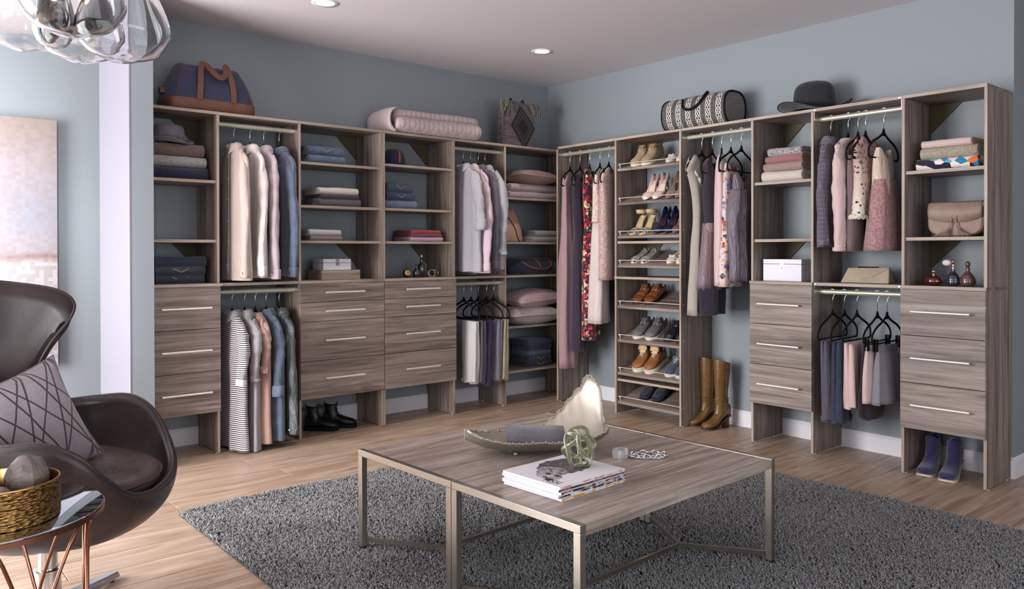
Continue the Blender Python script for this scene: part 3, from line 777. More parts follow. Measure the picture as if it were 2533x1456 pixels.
# dresses above the boots
GE = 'dresses above the tan knee boots'
t, vis = garment('R', -1.879, 2.036, 6, 'knit_dress', 'dress', 'cream knit dress with a draped ruffle collar', [
    ('body', [(-.115, .03, .13, .02, 0), (-.15, .035, .17, .035, .003), (-.25, .02, .15, .04, .006), (-.45, .0, .115, .04, .008), (-.6, 0.01, .095, .036, .006), (-.8, .03, .095, .040, .008), (-1.24, .07, .085, .042, .012)], LIN(206, 198, 188, 'knit', rgb(178, 168, 158), scale=2.0), 5)],
    'black hanger holding the cream knit dress', GE, seed=36)
rr = []
for k in range(28):
    q = k/27; zz = -.235-.26*q; xx = .175-.24*q
    rr.append([(xx+.022*sin(k*1.3), vis*(.03+.012*cos(k*1.1)), zz+.0), (xx-.03+.01*sin(k), vis*(.062+.016*sin(k*1.7)), zz-.055-.015*sin(k*1.2)), (xx-.05, vis*.034, zz-.02)])
MB().rings(rr).build('ruffle', LIN(210, 203, 194), t, True, sub=1)
garment('R', -1.966, 2.036, 14, 'skirt_dress', 'dress', 'dress with a dark aubergine top and a mauve satin skirt', [
    ('bodice', [(-.16, .0, .09, .02, 0), (-.22, .0, .11, .03, .003), (-.4, .0, .13, .04, .004), (-.62, 0, .10, .04, .003)], LIN(56, 44, 58), 4),
    ('skirt', [(-.60, 0, .105, .045, .006), (-.7, .0, .12, .05, .010), (-1.06, .0, .17, .06, .016)], LIN(124, 102, 110, 'satin'), 6),
    ('waistband', [(-.595, 0, .107, .047, .003), (-.64, 0, .110, .05, .003), (-.665, 0, .109, .048, .003)], LIN(140, 118, 126, 'satin'), 6),
    ('hem_band', [(-1.05, .0, .17, .0615, .016), (-1.13, .0, .165, .06, .016), (-1.23, .0, .15, .058, .015)], LIN(46, 38, 52), 6)],
    'black hanger holding the aubergine and mauve dress', GE, seed=37)
garment('R', -2.041, 2.036, 30, 'cardigan', 'cardigan', 'long narrow pale pink knit cardigan on the rod above the boots', [
    ('body', [(-.10, .0, .06, .02, 0), (-.16, .0, .14, .03, .002), (-.3, .0, .16, .035, .004), (-.7, 0, .16, .04, .006), (-1.03, 0, .17, .04, .007)], LIN(214, 186, 186), 5)],
    'black hanger holding the long pale pink cardigan', GE, seed=38)
garment('R', -2.115, 2.036, 12, 'floral_dress', 'dress', 'white dress printed with rust and blue flowers', [
    ('body', [(-.19, .0, .09, .02, 0), (-.26, .0, .12, .03, .003), (-.45, 0, .125, .04, .004), (-.7, .0, .135, .045, .007), (-1.035, .0, .16, .05, .010)], LIN(214, 204, 206, 'floral', rgb(206, 176, 160)), 5)],
    'black hanger holding the white floral dress', GE, seed=39)
garment('R', -2.196, 2.036, 8, 'satin_dress', 'dress', 'silver mauve satin dress with a draped ruffle', [
    ('bodice', [(-.27, .0, .10, .02, 0), (-.33, .0, .11, .035, .004), (-.5, 0, .10, .04, .006)], LIN(116, 104, 114, 'satin'), 5),
    ('skirt', [(-.36, .0, .12, .05, .008), (-.5, .0, .155, .058, .014), (-.62, 0, .16, .05, .016), (-.78, .0, .14, .05, .018), (-1.0, .0, .13, .05, .016)], LIN(112, 101, 112, 'satin'), 8)],
    'black hanger holding the silver satin dress', GE, seed=40)
# upper rod, right
GF = 'tops on the upper right rod'
shirt('R', -2.817, 2.036, 10, .775, LIN(92, 86, 100, 'plaid', rgb(122, 116, 132)), 'charcoal checked blazer at the left end of the upper right rod', 'blazer', seed=41, sleeve=.765, cuff=.03, group=GF, placket=False, sl_rx=.050, fold=.003, hw=.18, shoulders=.17, hlabel='black hanger holding the charcoal checked blazer')
shirt('R', -2.925, 2.036, 4, .80, LIN(214, 188, 186), 'pale pink blouse with full gathered sleeves', 'blouse', collar=False, seed=42, sleeve=.80, cuff=.02, group=GF, placket=False, sl_rx=.060, fold=.008, hw=.15, shoulders=.165, hlabel='black hanger holding the pale pink blouse')
@cached
def crochet(c1, c2):
    n = NT('crochet'); o = n.coord((1, 1, 1))
    z = n.sep(o)[2]; f = n.math('MULTIPLY_ADD', z, -2.4, -.35, clamp=True)
    v = n.new('ShaderNodeTexVoronoi'); v.inputs['Scale'].default_value = 58; n.link(n.coord((1, .3, .7)), v.inputs['Vector'])
    wv = n.math('LESS_THAN', v.outputs['Distance'], .27)
    n.base(n.mix(f, c1, c2)).set(Roughness=.9, Alpha=n.math('SUBTRACT', 1.0, wv))
    n.bump(v.outputs['Distance'], .9, .006); return n.m
CR = crochet(rgb(172, 128, 130), rgb(216, 206, 190))
t, vis = garment('R', -3.03, 2.036, 6, 'crochet_top', 'top', 'openwork crochet top fading from rose to cream', [
    ('body', [(-.115, -.0, .12, .02, 0), (-.15, -.0, .165, .035, .002), (-.28, 0, .15, .04, .004), (-.42, 0, .15, .048, .006), (-.60, .0, .175, .05, .010)], CR, 4),
    ('lining', [(-.13, -.0, .12, .012, 0), (-.2, -.0, .14, .025, .002), (-.42, 0, .13, .03, .004), (-.56, .0, .13, .03, .006)], LIN(178, 146, 142), 4)],
    'black hanger holding the crochet top', GF, seed=43)
m = MB()
for k in range(60):
    a = 2*pi*k/60; x = .175*math.copysign(abs(cos(a))**.75, cos(a)); y = .055*sin(a)
    m.ball((x, y, -.60-.012*abs(sin(k*1.1))), .011, 6, 4)
o = m.build('scalloped_hem', LIN(220, 212, 198), t, True); o['kind'] = 'stuff'
t, vis = garment('R', -2.985, 2.036, 8, 'zip_top', 'top', 'taupe top with a black zip, behind the crochet top', [
    ('body', [(-.17, .0, .14, .02, 0), (-.3, .0, .15, .035, .002), (-.55, 0, .15, .038, .003), (-.80, .0, .155, .04, .004)], LIN(120, 100, 100), 4)],
    'black hanger holding the taupe zip top', GF, seed=44)
MB().box(-.01, .01, .036, .044, -.80, -.55).build('zip', M_BLACK, t)
garment('R', -3.135, 2.036, 2, 'camisole_dress', 'dress', 'dusty rose lace slip dress with a cream wrap bodice', [
    ('bodice', [(-.19, -.0, .085, .02, 0), (-.25, -.0, .11, .03, .002), (-.36, 0, .10, .04, .003), (-.46, 0, .09, .04, .003)], LIN(218, 198, 180, 'satin'), 4),
    ('skirt', [(-.36, .0, .10, .042, .004), (-.44, .0, .115, .048, .005), (-.58, .0, .15, .055, .010), (-.80, .0, .19, .06, .014)], LIN(178, 136, 138, 'lace', rgb(150, 108, 112), scale=1.6), 7)],
    'black hanger holding the dusty rose slip dress', GF, seed=45)
# lower rod, right
GG = 'bottoms on the lower right rod'
trousers('R', -2.831, .989, 4, LIN(90, 86, 98), 'charcoal trousers hanging at the left end of the lower right rod', .765, 51, 'leftmost black hanger on the lower right rod', cx=.03, hw=.12, group=GG)
trousers('R', -2.904, .989, 6, LIN(54, 60, 82, 'denim', rgb(36, 42, 62)), 'dark blue jeans folded over a hanger on the lower right rod', .765, 52, 'black hanger holding the dark blue jeans', cx=.04, hw=.115, group=GG)
trousers('R', -2.980, .989, 4, LIN(222, 190, 188), 'pale pink trousers hanging beside the dark jeans', .66, 53, 'black hanger holding the pale pink trousers', cx=.06, hw=.105, group=GG, cuffed=False)
garment('R', -3.066, .989, 4, 'skirt', 'skirt', 'dark plum skirt with a curved hem, under the blush one', [
    ('body', [(-.25, .0, .11, .01, 0), (-.35, .0, .13, .022, .002), (-.55, .0, .16, .028, .004), (-.68, .0, .165, .03, .005), (-.72, 0, .10, .03, .004)], LIN(44, 30, 42), 4)],
    None, GG, seed=54)
garment('R', -3.10, .989, 4, 'skirt', 'skirt', 'blush pink skirt between the pink trousers and the grey skirt', [
    ('body', [(-.25, .06, .10, .01, 0), (-.3, .06, .105, .02, .003), (-.45, .07, .12, .025, .006), (-.595, .075, .13, .026, .007)], LIN(206, 182, 180), 5)],
    'black clip hanger with the blush skirt over the plum one', GG, seed=55, clips=True)
garment('R', -3.155, .989, 2, 'skirt', 'skirt', 'grey wool flared skirt clipped at the right end of the lower rod', [
    ('body', [(-.25, .0, .13, .01, 0), (-.29, .0, .135, .02, .002), (-.42, .0, .155, .035, .008), (-.60, .0, .18, .045, .014)], LIN(134, 132, 138), 7),
    ('waistband', [(-.248, .0, .131, .012, 0), (-.28, .0, .135, .02, .001)], LIN(120, 118, 126), 5)],
    'black clip hanger holding the grey wool skirt', GG, seed=56, clips=True)
# ---------------------------------------------------------------- folded things, boxes, bags on the shelves
def place(run, u, v, z):
    if run == 'L': return (u, -v, z), 0.0
    return (-v, -u, z), radians(-90)
def fold_mesh(w, d, h, seed=0, nx=14, sag=.003, layers=2):
    """a cloth folded in two or more: rounded fold towards the room (-y), layer edges at the back and sides"""
    m = MB(); r = h/2; prof = []
    g = h*.015; K = 7
    for k in range(K+1):
        a = -pi/2 - pi*k/K; prof.append((-d/2+r+r*cos(a)*1.0, r+r*sin(a)))       # bottom -> top around the front
    top = [(y, z) for y, z in prof]
    inner = [(d/2, h), (d/2, h/2+g), (-d/2+r*1.1, h/2+g), (-d/2+r*.9, h/2-g), (d/2, h/2-g), (d/2, 0)]
    P = prof[:1]+prof[1:]+inner
    rr = []
    xs = [-w/2, -w/2+.004]+[-w/2+w*(i+.5)/nx for i in range(nx)]+[w/2-.004, w/2]
    for x in xs:
        e = 1.0 if abs(x) < w/2-.001 else .93
        dz = sag*nz(x*6+seed, seed*2.7, 1)-(.0 if e == 1 else 0)
        rr.append([(x, y*e+.006*nz(x*5, y*3+seed, seed), max(0, (h/2+(z-h/2)*e)+ (dz if z > h*.3 else 0)+.0035*nz(x*11+seed, y*8, z*9) if z > h*.2 else z)) for y, z in P])
    m.rings(rr); return m
def folded(run, u0, u1, z, h, label, mat, v=.30, d=.24, name='folded_garment', cat='folded clothes', group=None, seed=1, rz=0, extras=None):
    w = abs(u1-u0); loc, a = place(run, (u0+u1)/2, v-d/2, z)
    o = fold_mesh(w, d, h, seed).build(name, mat, None, True, angle=60)
    o.location = loc; o.rotation_euler = (0, 0, a+rz); tag(o, label, cat, group)
    if extras:
        for k in extras: k(o, w, d, h)
    return o
M_ST = plain(rgb(196, 180, 150), .8)
def back_pocket(o, w, d, h):
    """arched double stitching of a jeans back pocket on the front fold"""
    for q in (0, .004):
        pts = [(-w*.16+w*.32*t, -d/2-.0008-.0022*(1-abs(2*((h*.78-h*.34*(1-abs(2*t-1)))/h)-1)), h*.80-h*.42*(1-abs(2*t-1))-q) for t in [k/12 for k in range(13)]]
        pts = [(x, -d/2+h/2-sqrt(max(0, (h/2)**2-(zz-h/2)**2))-.0012, zz) for x, y, zz in pts]
        MB().tube(pts, .0008, 4).build('pocket_stitching', M_ST, o)
def DEN(r, g, b): return cloth(rgb(r, g, b), 'denim', rgb(int(r*.72), int(g*.74), int(b*.8)))
# narrow left tower
folded('L', -3.475, -3.125, 1.675, .078, 'navy cable sweater at the bottom of the sweater stack under the grey fedora', LIN(44, 48, 76, 'knit', rgb(24, 26, 46), scale=.8), d=.26, group='sweaters in the narrow left tower', seed=1)
folded('L', -3.475, -3.135, 1.752, .066, 'light grey chunky knit sweater in the middle of the sweater stack', LIN(178, 174, 174, 'knit', rgb(116, 112, 114), scale=.6), d=.26, group='sweaters in the narrow left tower', seed=2)
o = folded('L', -3.475, -3.145, 1.817, .075, 'brown rib knit sweater directly under the grey fedora', LIN(128, 106, 98, 'knit', rgb(92, 74, 70)), d=.25, group='sweaters in the narrow left tower', seed=3)
for i, (z, h, c, l) in enumerate(((1.046, .052, (50, 56, 72), 'bottom pair of three dark jeans in the narrow left tower'), (1.098, .052, (66, 70, 80), 'middle pair of three dark jeans in the narrow left tower'), (1.149, .06, (56, 66, 84), 'top pair of three dark jeans in the narrow left tower'))):
    folded('L', -3.44, -3.15+.006*i, z, h, l, DEN(*c), name='folded_jeans', cat='jeans', group='jeans in the narrow left tower', seed=5+i, extras=[back_pocket] if i < 2 else None)
# grey fedora
def fedora(loc, rz, label, mat, band, r=.078, brim=.125, hgt=.115, wide=False, wob=.012):
    t = thing('wide_brim_hat' if wide else 'fedora', label, 'hat', loc, rz)
    m = MB(); rr = []
    P = [(brim, .012), (brim-.004, .016), (brim*.82, .010), (r*1.10, .008), (r*1.03, .018), (r*1.0, hgt*.5), (r*(.97 if not wide else .93), hgt*.8), (r*(.86 if not wide else .74), hgt*.96), (r*(.6 if not wide else .5), hgt*1.02), (r*.3, hgt*(.98 if not wide else 1.04)), (.002, hgt*(.94 if not wide else 1.05))]
    P = curve_pts([(a, b) for a, b in P], 4)
    for a, b in P:
        ring = []
        for k in range(48):
            th = 2*pi*k/48; f = max(0, (a-r)/(brim-r)) if a > r else 0
            z = b+f*wob*(sin(2*th+.6)+.5*sin(3*th+1.1))+abs(f)*wob*.6
            if not wide and b > hgt*.9 and a < r*.8: z -= .016*exp(-(sin(th)*a/.02)**2)
            ring.append((a*1.14*cos(th), a*sin(th), z))
        rr.append(ring)
    zmin = min(p[2] for r_ in rr for p in r_)
    rr = [[(x, y, z-zmin) for x, y, z in r_] for r_ in rr]
    m.rings(rr, False, True).build('felt_body', mat, t, True, solid=.003)
    b = [[(r*q*1.14*cos(2*pi*k/48), r*q*sin(2*pi*k/48), z-zmin) for k in range(48)] for q, z in ((1.055, .016), (1.045, .018+.03), (1.03, .018+.031))]
    MB().rings(b, False, False).build('hat_band', band, t, True, solid=.002)
    if not wide:
        MB().box(.02, .048, -r*1.16, -r*1.05, .010, .044).box(.031, .037, -r*1.18, -r*1.05, .008, .046).build('bow', band, t, bevel=.003)
    return t
fedora((-3.33, -.20, 1.893), radians(6), 'grey felt fedora with a bow band on the sweater stack', LIN(122, 116, 126), LIN(98, 92, 102))
fedora((-.20, -2.66, 2.0955), radians(-80), 'wide-brimmed black felt hat on top of the right closet', LIN(40, 40, 44), LIN(26, 26, 30), r=.108, brim=.195, hgt=.180, wide=True, wob=.026)
# tower under the four shelves
folded('L', -2.462, -2.188, 1.834, .060, 'lower pair of light blue jeans on the top shelf beside the shirts', DEN(104, 120, 142), name='folded_jeans', cat='jeans', seed=11, extras=[back_pocket], group='light blue jeans')
folded('L', -2.468, -2.195, 1.894, .062, 'upper pair of light blue jeans on the top shelf beside the shirts', DEN(98, 114, 138), name='folded_jeans', cat='jeans', seed=12, extras=[back_pocket], group='light blue jeans')
folded('L', -2.385, -2.065, 1.547, .056, 'dark grey trousers at the bottom of the stack with the white pair', LIN(96, 94, 100), seed=13, name='folded_trousers', cat='trousers')
folded('L', -2.372, -2.080, 1.602, .030, 'folded plum trousers between the white and dark grey ones', LIN(84, 66, 78), seed=14, name='folded_trousers', cat='trousers')
folded('L', -2.385, -2.085, 1.631, .046, 'folded ivory trousers on top of the plum ones', LIN(222, 214, 202), seed=15, name='folded_trousers', cat='trousers')
folded('L', -2.45, -2.212, 1.312, .036, 'taupe folded shirt below the pale grey one', LIN(140, 126, 122), seed=16, d=.22, group='shirts above the jewellery boxes')
folded('L', -2.46, -2.222, 1.347, .042, 'pale grey folded shirt on top of the taupe one', LIN(196, 196, 202), seed=17, d=.22, group='shirts above the jewellery boxes')
def keepsake(run, u0, u1, v, d, z, h, label, mat, side, lid=.35, plate=True):
    w = abs(u1-u0); loc, a = place(run, (u0+u1)/2, v-d/2, z)
    t = thing('keepsake_box', label, 'box', loc, a)
    MB().box(-w/2, w/2, -d/2, d/2, 0, h*(1-lid)-.001).build('box_body', mat, t, bevel=.0015)
    MB().box(-w/2, w/2, -d/2, d/2, h*(1-lid)+.001, h).build('lid', mat, t, bevel=.0015)
    if plate:
        p = MB().box(-.014, .014, -d/2-.0015, -d/2, h*.40, h*1.0).build('clasp', metal(rgb(200, 204, 214), .3), t, bevel=.001)
        MB().lathe([(.0035, 0), (.0035, .001)], n=12).xform(Matrix.Translation((0, -d/2-.0012, h*.60)) @ Matrix.Rotation(radians(90), 4, 'X')).box(-.0012, .0012, -d/2-.0024, -d/2-.001, h*.52, h*.60).build('keyhole', M_BLACK, p)
    return t
M_BOXW = paint(rgb(222, 222, 230), .5); M_TAUPE = wood('x', 'edge')
keepsake('L', -2.372, -2.078, .30, .21, MIDT, .066, 'flat taupe wooden box under the small white box', M_TAUPE, None, plate=False, lid=.0)
keepsake('L', -2.352, -2.142, .285, .16, MIDT+.066, .076, 'small white box with a metal clasp on the taupe box', M_BOXW, None)
keepsake('R', 2.365, 2.632, .30, .19, MIDT, .138, 'large white keepsake box with a metal clasp in the right closet', M_BOXW, None, lid=.22)
# toiletry pouch with brown strap
t = thing('toiletry_pouch', 'small navy toiletry pouch with a brown leather strap', 'pouch', (-1.77, -.20, 1.864), radians(4))
rr = []
for z, w, d in ((0, .078, .11), (.012, .084, .118), (.05, .083, .115), (.085, .072, .11), (.108, .055, .10), (.116, .03, .09)):
    rr.append([(w*math.copysign(abs(cos(a))**.6, cos(a)), d*math.copysign(abs(sin(a))**.6, sin(a)), z) for a in [2*pi*k/32 for k in range(32)]])
MB().rings(rr).build('body', LIN(38, 42, 66), t, True)
BRN = leather(rgb(112, 62, 40), .45, .3)
MB().tube(curve_pts([(0, -.120, .015), (0, -.118, .06), (0, -.108, .10), (0, -.06, .12), (0, .06, .12)], 5), .011, 8, .35).build('strap', BRN, t, True)
MB().tube([(-.004, -.10, .115), (-.004, .08, .119)], .004, 6).build('zip', BRN, t)
# jeans in the tower under the comforter
for i, (z, h, c, l) in enumerate(((1.549, .062, (116, 130, 148), 'light blue jeans, lowest of the three pairs under the navy pouch'), (1.610, .060, (64, 80, 108), 'mid blue jeans in the middle of the stack under the pouch'), (1.669, .068, (78, 92, 108), 'grey blue jeans on top of the stack under the pouch'))):
    folded('L', -1.868+.006*i, -1.600-.012*i, z, h, l, DEN(*c), name='folded_jeans', cat='jeans', group='jeans under the navy pouch', seed=21+i, extras=[back_pocket] if i else None)
folded('L', -1.650, -1.365, 1.312, .034, 'pale pink folded top at the bottom of the red stack', LIN(196, 160, 178), seed=25, group='red and pink tops', d=.25)
folded('L', -1.645, -1.375, 1.345, .024, 'plum folded top in the middle of the red stack', LIN(120, 64, 84), seed=26, group='red and pink tops', d=.25)
folded('L', -1.642, -1.385, 1.368, .030, 'brick red folded top on top of the plum one', LIN(158, 62, 68), seed=27, group='red and pink tops', d=.25)
# bottles and watches on the drawer tower
BG = glass(rgb(92, 84, 60), .02)
def bottle(loc, prof, mat, label, stop=None, name='glass_bottle', cat='bottle', n=32):
    t = thing(name, label, cat, loc)
    MB().lathe(prof, n=n).build('bottle_body', mat, t, True)
    if stop: stop(t)
    return t
def cap(r, z0, z1, mat, nm='stopper'):
    def f(t): MB().lathe([(r*.8, z0), (r, z0+.003), (r, z1-.004), (r*.7, z1)], n=20).build(nm, mat, t, True, angle=40)
    return f
DKG = plain(rgb(46, 40, 36), .15, 0, .6, 1)
bottle((-1.512, -.22, MIDT), [(.028, 0), (.033, .006), (.034, .07), (.030, .088), (.014, .104), (.011, .135), (.014, .14), (.014, .146)], DKG, 'tall dark glass bottle with a steel cap on the drawer tower', cap(.013, .146, .170, metal(rgb(150, 146, 136), .3)))
bottle((-1.575, -.25, MIDT), [(.022, 0), (.029, .006), (.03, .035), (.022, .055), (.010, .066), (.009, .092), (.012, .096)], DKG, 'short dark glass bottle beside the tall dark one', cap(.009, .096, .108, metal(rgb(120, 112, 100), .35)))
def watch(loc, rz, label, strap, face, rim):
    t = thing('wrist_watch', label, 'watch', loc, rz)
    pts = [(.036*cos(a), 0, .027+.027*sin(a)) for a in [2*pi*k/28 for k in range(28)]]
    vs = []; 
    m = MB()
    rr = [[(x*q, y, .027+(z-.027)*q) for q, y in ((1, -.011), (1, .011), (.93, .011), (.93, -.011))] for x, _, z in pts]; rr.append(rr[0])
    m.rings(rr, False, False).build('watch_strap', strap, t, True, angle=40)
    M = Matrix.Translation((0, 0, .027)) @ Matrix.Rotation(radians(78), 4, 'Y')
    MB().lathe([(.021, .032), (.023, .034), (.023, .041), (.020, .043), (.019, .041)], n=32, cap0=True, cap1=False).xform(M).build('watch_case', rim, t, True, angle=40)
    MB().lathe([(.0195, .0405), (.0001, .0408)], n=32, cap0=False).xform(M).build('watch_face', face, t)
    MB().box(-.001, .001, -.0006, .012, .0412, .0416).box(-.0006, .009, -.001, .001, .0412, .0416).xform(M).build('watch_hands', M_BLACK, t)
    return t
GOLD = metal(rgb(206, 160, 86), .25)
watch((-1.66, -.235, MIDT), radians(-100), 'gold-faced wrist watch with a dark strap left of the dark bottles', plain(rgb(60, 58, 52), .5), metal(rgb(214, 172, 96), .35), M_NICKEL)
watch((-1.425, -.235, MIDT), radians(-70), 'blue-faced wrist watch with a pale strap right of the dark bottles', plain(rgb(208, 196, 178), .6), plain(rgb(40, 48, 88), .3), metal(rgb(206, 180, 140), .3))
# cushions
def cushion_mesh(w, d, h, seed=0, n=18, pinch=.10):
    m = MB(); top = []; bot = []
    for j in range(n+1):
        for i in range(n+1):
            u = -1+2*i/n; v = -1+2*j/n
            ex = 1-pinch*(v*v)*(1-abs(u))*0-pinch*(1-abs(u)**2.0)*0
            sx = (1-pinch*(1-v*v)*abs(u)**4); sy = (1-pinch*(1-u*u)*abs(v)**4)
            x = u*w/2*sx; y = v*d/2*sy
            t = (max(0, 1-abs(u)**2.4)*max(0, 1-abs(v)**2.4))**.5
            wr = .006*nz(x*12+seed, y*12, seed)*t
            top.append((x, y, h/2*t+wr)); bot.append((x, y, -h/2*t+wr*.3))
    N = n+1
    f = [(j*N+i, j*N+i+1, (j+1)*N+i+1, (j+1)*N+i) for j in range(n) for i in range(n)]
    m.add(top, f); m.add(bot, [q[::-1] for q in f])
    return m
def cushion(loc, rot, w, d, h, label, mat, piping=None, seed=1, name='cushion', group=None):
    t = thing(name, label, 'cushion', loc, 0, group); t.rotation_euler = rot
    cushion_mesh(w, d, h, seed).build('cushion_cover', mat, t, True)
    N = 18; e = []
    cm = cushion_mesh(w, d, h, seed).v
    idx = [i for i in range(N+1)]+[j*(N+1)+N for j in range(1, N+1)]+[N*(N+1)+i for i in range(N-1, -1, -1)]+[j*(N+1) for j in range(N-1, 0, -1)]
    MB().tube([cm[i] for i in idx], .0032, 6, closed=True).build('piping', piping or mat, t, True)
    return t
cushion((-.395, -.20, 1.862), (0, radians(2), 0), .47, .34, .125, 'dusty rose satin cushion on the two folded blankets', LIN(168, 134, 126), seed=2, group='cushions in the corner tower')
folded('L', -.70, -.10, 1.675, .060, 'pale mauve blanket at the bottom of the pair in the corner tower', LIN(186, 166, 170), d=.28, seed=31, name='folded_blanket', cat='blanket', group='folded blankets')
folded('L', -.69, -.10, 1.735, .062, 'pale mauve blanket on top of the pair in the corner tower', LIN(190, 172, 176), d=.28, seed=32, name='folded_blanket', cat='blanket', group='folded blankets')
cushion((-.38, -.20, .845), (radians(6), radians(-3), radians(4)), .56, .34, .15, 'dusty pink cushion lying on the pale grey cushion', LIN(188, 158, 160), seed=4, group='cushions in the corner tower')
cushion((-.43, -.20, .705), (0, 0, radians(-1)), .58, .36, .17, 'pale grey linen cushion with tan piping under the pink one', LIN(188, 176, 178), plain(rgb(150, 116, 90), .7), seed=5, group='cushions in the corner tower')
for i in range(5):
    c = [(40, 48, 66), (56, 66, 84), (92, 106, 124), (58, 68, 88), (70, 84, 104)][i]
    nm = ['bottom pair', 'second pair from the bottom', 'middle pair', 'second pair from the top', 'top pair'][i]
    folded('L', -.50+.008*(i % 2), -.235-.006*(i % 3), .271+i*.0455, .0455, nm+' of five dark jeans low in the corner tower', DEN(*c), name='folded_jeans', cat='jeans', group='five dark jeans in the corner tower', seed=41+i, extras=[back_pocket] if i in (0, 1) else None, d=.23)
folded('L', -.432, -.10, 1.315, .048, 'lower striped towel beside the blush tote in the corner tower', LIN(178, 170, 170, 'fine_stripes', rgb(130, 122, 126)), seed=51, name='folded_towel', cat='towel', group='striped towels')
folded('L', -.424, -.10, 1.363, .050, 'upper striped towel beside the blush tote in the corner tower', LIN(184, 176, 176, 'fine_stripes', rgb(136, 128, 132)), seed=52, name='folded_towel', cat='towel', group='striped towels')
# blush slouchy tote leaning in the corner tower
t = thing('leather_tote', 'blush leather slouchy tote with a seam up its front', 'bag', (-.64, -.19, 1.3155), radians(-4))
rr = []
for q, (w, d, cx, zo) in enumerate(((.130, .07, 0, 0), (.138, .075, 0, .015), (.13, .068, -.005, .09), (.115, .052, -.012, .16), (.098, .03, -.022, .22), (.085, .012, -.03, .262))):
    rr.append([(cx+w*math.copysign(abs(cos(a))**.55, cos(a)), d*math.copysign(abs(sin(a))**.7, sin(a))+.006*nz(cos(a)*3, sin(a)*3, q), zo+(.024*cos(a)*(q/5)**2)) for a in [2*pi*k/36 for k in range(36)]])
MB().rings(rr).build('tote_body', leather(rgb(176, 142, 126), .5, .2, .3), t, True)
MB().tube(curve_pts([(-.045, -.020, .250), (-.02, -.045, .20), (.01, -.060, .15), (.035, -.069, .10), (.045, -.075, .05), (.07, -.076, .004)], 5), .004, 6, .5).build('seam', plain(rgb(52, 34, 32), .6), t, True)
# navy holdall with brown handles
t = thing('holdall_bag', 'flat navy holdall with curved brown leather handles', 'bag', (-.40, -.19, 1.047), 0)
rr = []
for z, w, d in ((0, .285, .125), (.014, .297, .135), (.06, .295, .13), (.10, .275, .11), (.130, .235, .08), (.140, .20, .05)):
    rr.append([(w*math.copysign(abs(cos(a))**.5, cos(a)), d*math.copysign(abs(sin(a))**.6, sin(a)), z+.004*nz(cos(a)*4, sin(a)*4, z*20)) for a in [2*pi*k/40 for k in range(40)]])
MB().rings(rr).build('bag_body', LIN(38, 42, 62), t, True)
BRN2 = leather(rgb(100, 64, 50), .5, .2, .3)
for yy, zz in ((-.100, 0), (.02, .03)):
    MB().tube(curve_pts([(-.17, yy+.01, .108+zz*.6), (-.14, yy-.012, .085+zz), (-.08, yy-.035, .055+zz), (.02, yy-.042, .042+zz), (.12, yy-.035, .058+zz), (.15, yy-.01, .095+zz), (.14, yy+.012, .115+zz*.6)], 5), .011, 8, .8).build('bag_handle', BRN2, t, True)
MB().tube(curve_pts([(-.03, -.06, .135), (.0, -.105, .10), (.02, -.128, .05)], 5), .012, 8, .35).build('strap', BRN2, t, True)
# right closet stacks
folded('R', 2.345, 2.632, 1.677, .072, 'cream blanket at the bottom of the stack in the narrow right tower', LIN(208, 196, 186), d=.25, seed=61, name='folded_knit', cat='folded clothes', group='knits in the narrow right tower')
folded('R', 2.358, 2.635, 1.748, .052, 'taupe knit on top of the cream blanket in the narrow right tower', LIN(158, 136, 126), d=.25, seed=62, group='knits in the narrow right tower')
folded('R', 2.372, 2.635, 1.799, .045, 'dusty rose knit under the speckled black scarf', LIN(158, 108, 108), d=.25, seed=63, group='knits in the narrow right tower')
folded('R', 2.392, 2.628, 1.843, .050, 'black and white speckled scarf on top of the rose knit', LIN(58, 52, 56, 'speckle', rgb(206, 200, 198)), d=.24, seed=64, name='folded_scarf', cat='scarf')
folded('R', 3.312, 3.635, 1.675, .064, 'folded silk garment with blue, orange and black print', LIN(226, 214, 210, 'abstract'), d=.25, seed=65)
folded('R', 3.335, 3.63, 1.738, .062, 'cream cable knit folded on the printed silk', LIN(192, 180, 162, 'knit', rgb(140, 128, 112), scale=.7), d=.25, seed=66)
folded('R', 3.342, 3.60, 1.799, .040, 'pale pink folded knit at the top of the right-end stack', LIN(214, 188, 184), d=.25, seed=67)
# saddle handbag with tassels
t = thing('saddle_handbag', 'taupe leather saddle handbag with two tassels', 'handbag', (-.215, -3.505, 1.3115), radians(-90))
HB = leather(rgb(138, 116, 104), .5, .25, .35)
def outline(w, h, n=40, top=.9):
    P = []
    for k in range(n):
        a = 2*pi*k/n; x = w*math.copysign(abs(cos(a))**.62, cos(a)); z = h/2+h/2*math.copysign(abs(sin(a))**.62, sin(a))
        x *= (1.0 if z < h*.5 else 1-(1-top)*(z-h*.5)/(h*.5)); P.append((x, z))
    return P
rr = [[(x*s, y, .1+(z-.1)*s) for x, z in outline(.140, .185)] for y, s in ((-.05, .88), (-.052, .93), (-.044, 1), (.044, 1), (.052, .93), (.05, .86))]
MB().rings(rr).build('bag_body', HB, t, True, angle=50)
fl = [(x, z) for x, z in outline(.138, .185)]
vs = []
for k in range(21):
    a = -1+2*k/20; x = .140*a; zb = .105-.028*(1-abs(a)**2.6); 
    vs.append([(x*.96, -.056-.001, zb), (x*.98, -.0575, (zb+.186)/2), (x*.965, -.050, .180), (x*.95, -.02, .190), (x*.95, .03, .188)])
MB().rings(vs, False, False, closed=False).build('flap', HB, t, True, solid=.004)
br = metal(rgb(150, 130, 96), .3)
MB().tube([(.016*cos(a), -.062, .108+.008*sin(a)) for a in [2*pi*k/16 for k in range(16)]], .0022, 6, closed=True).build('ring', br, t, True)
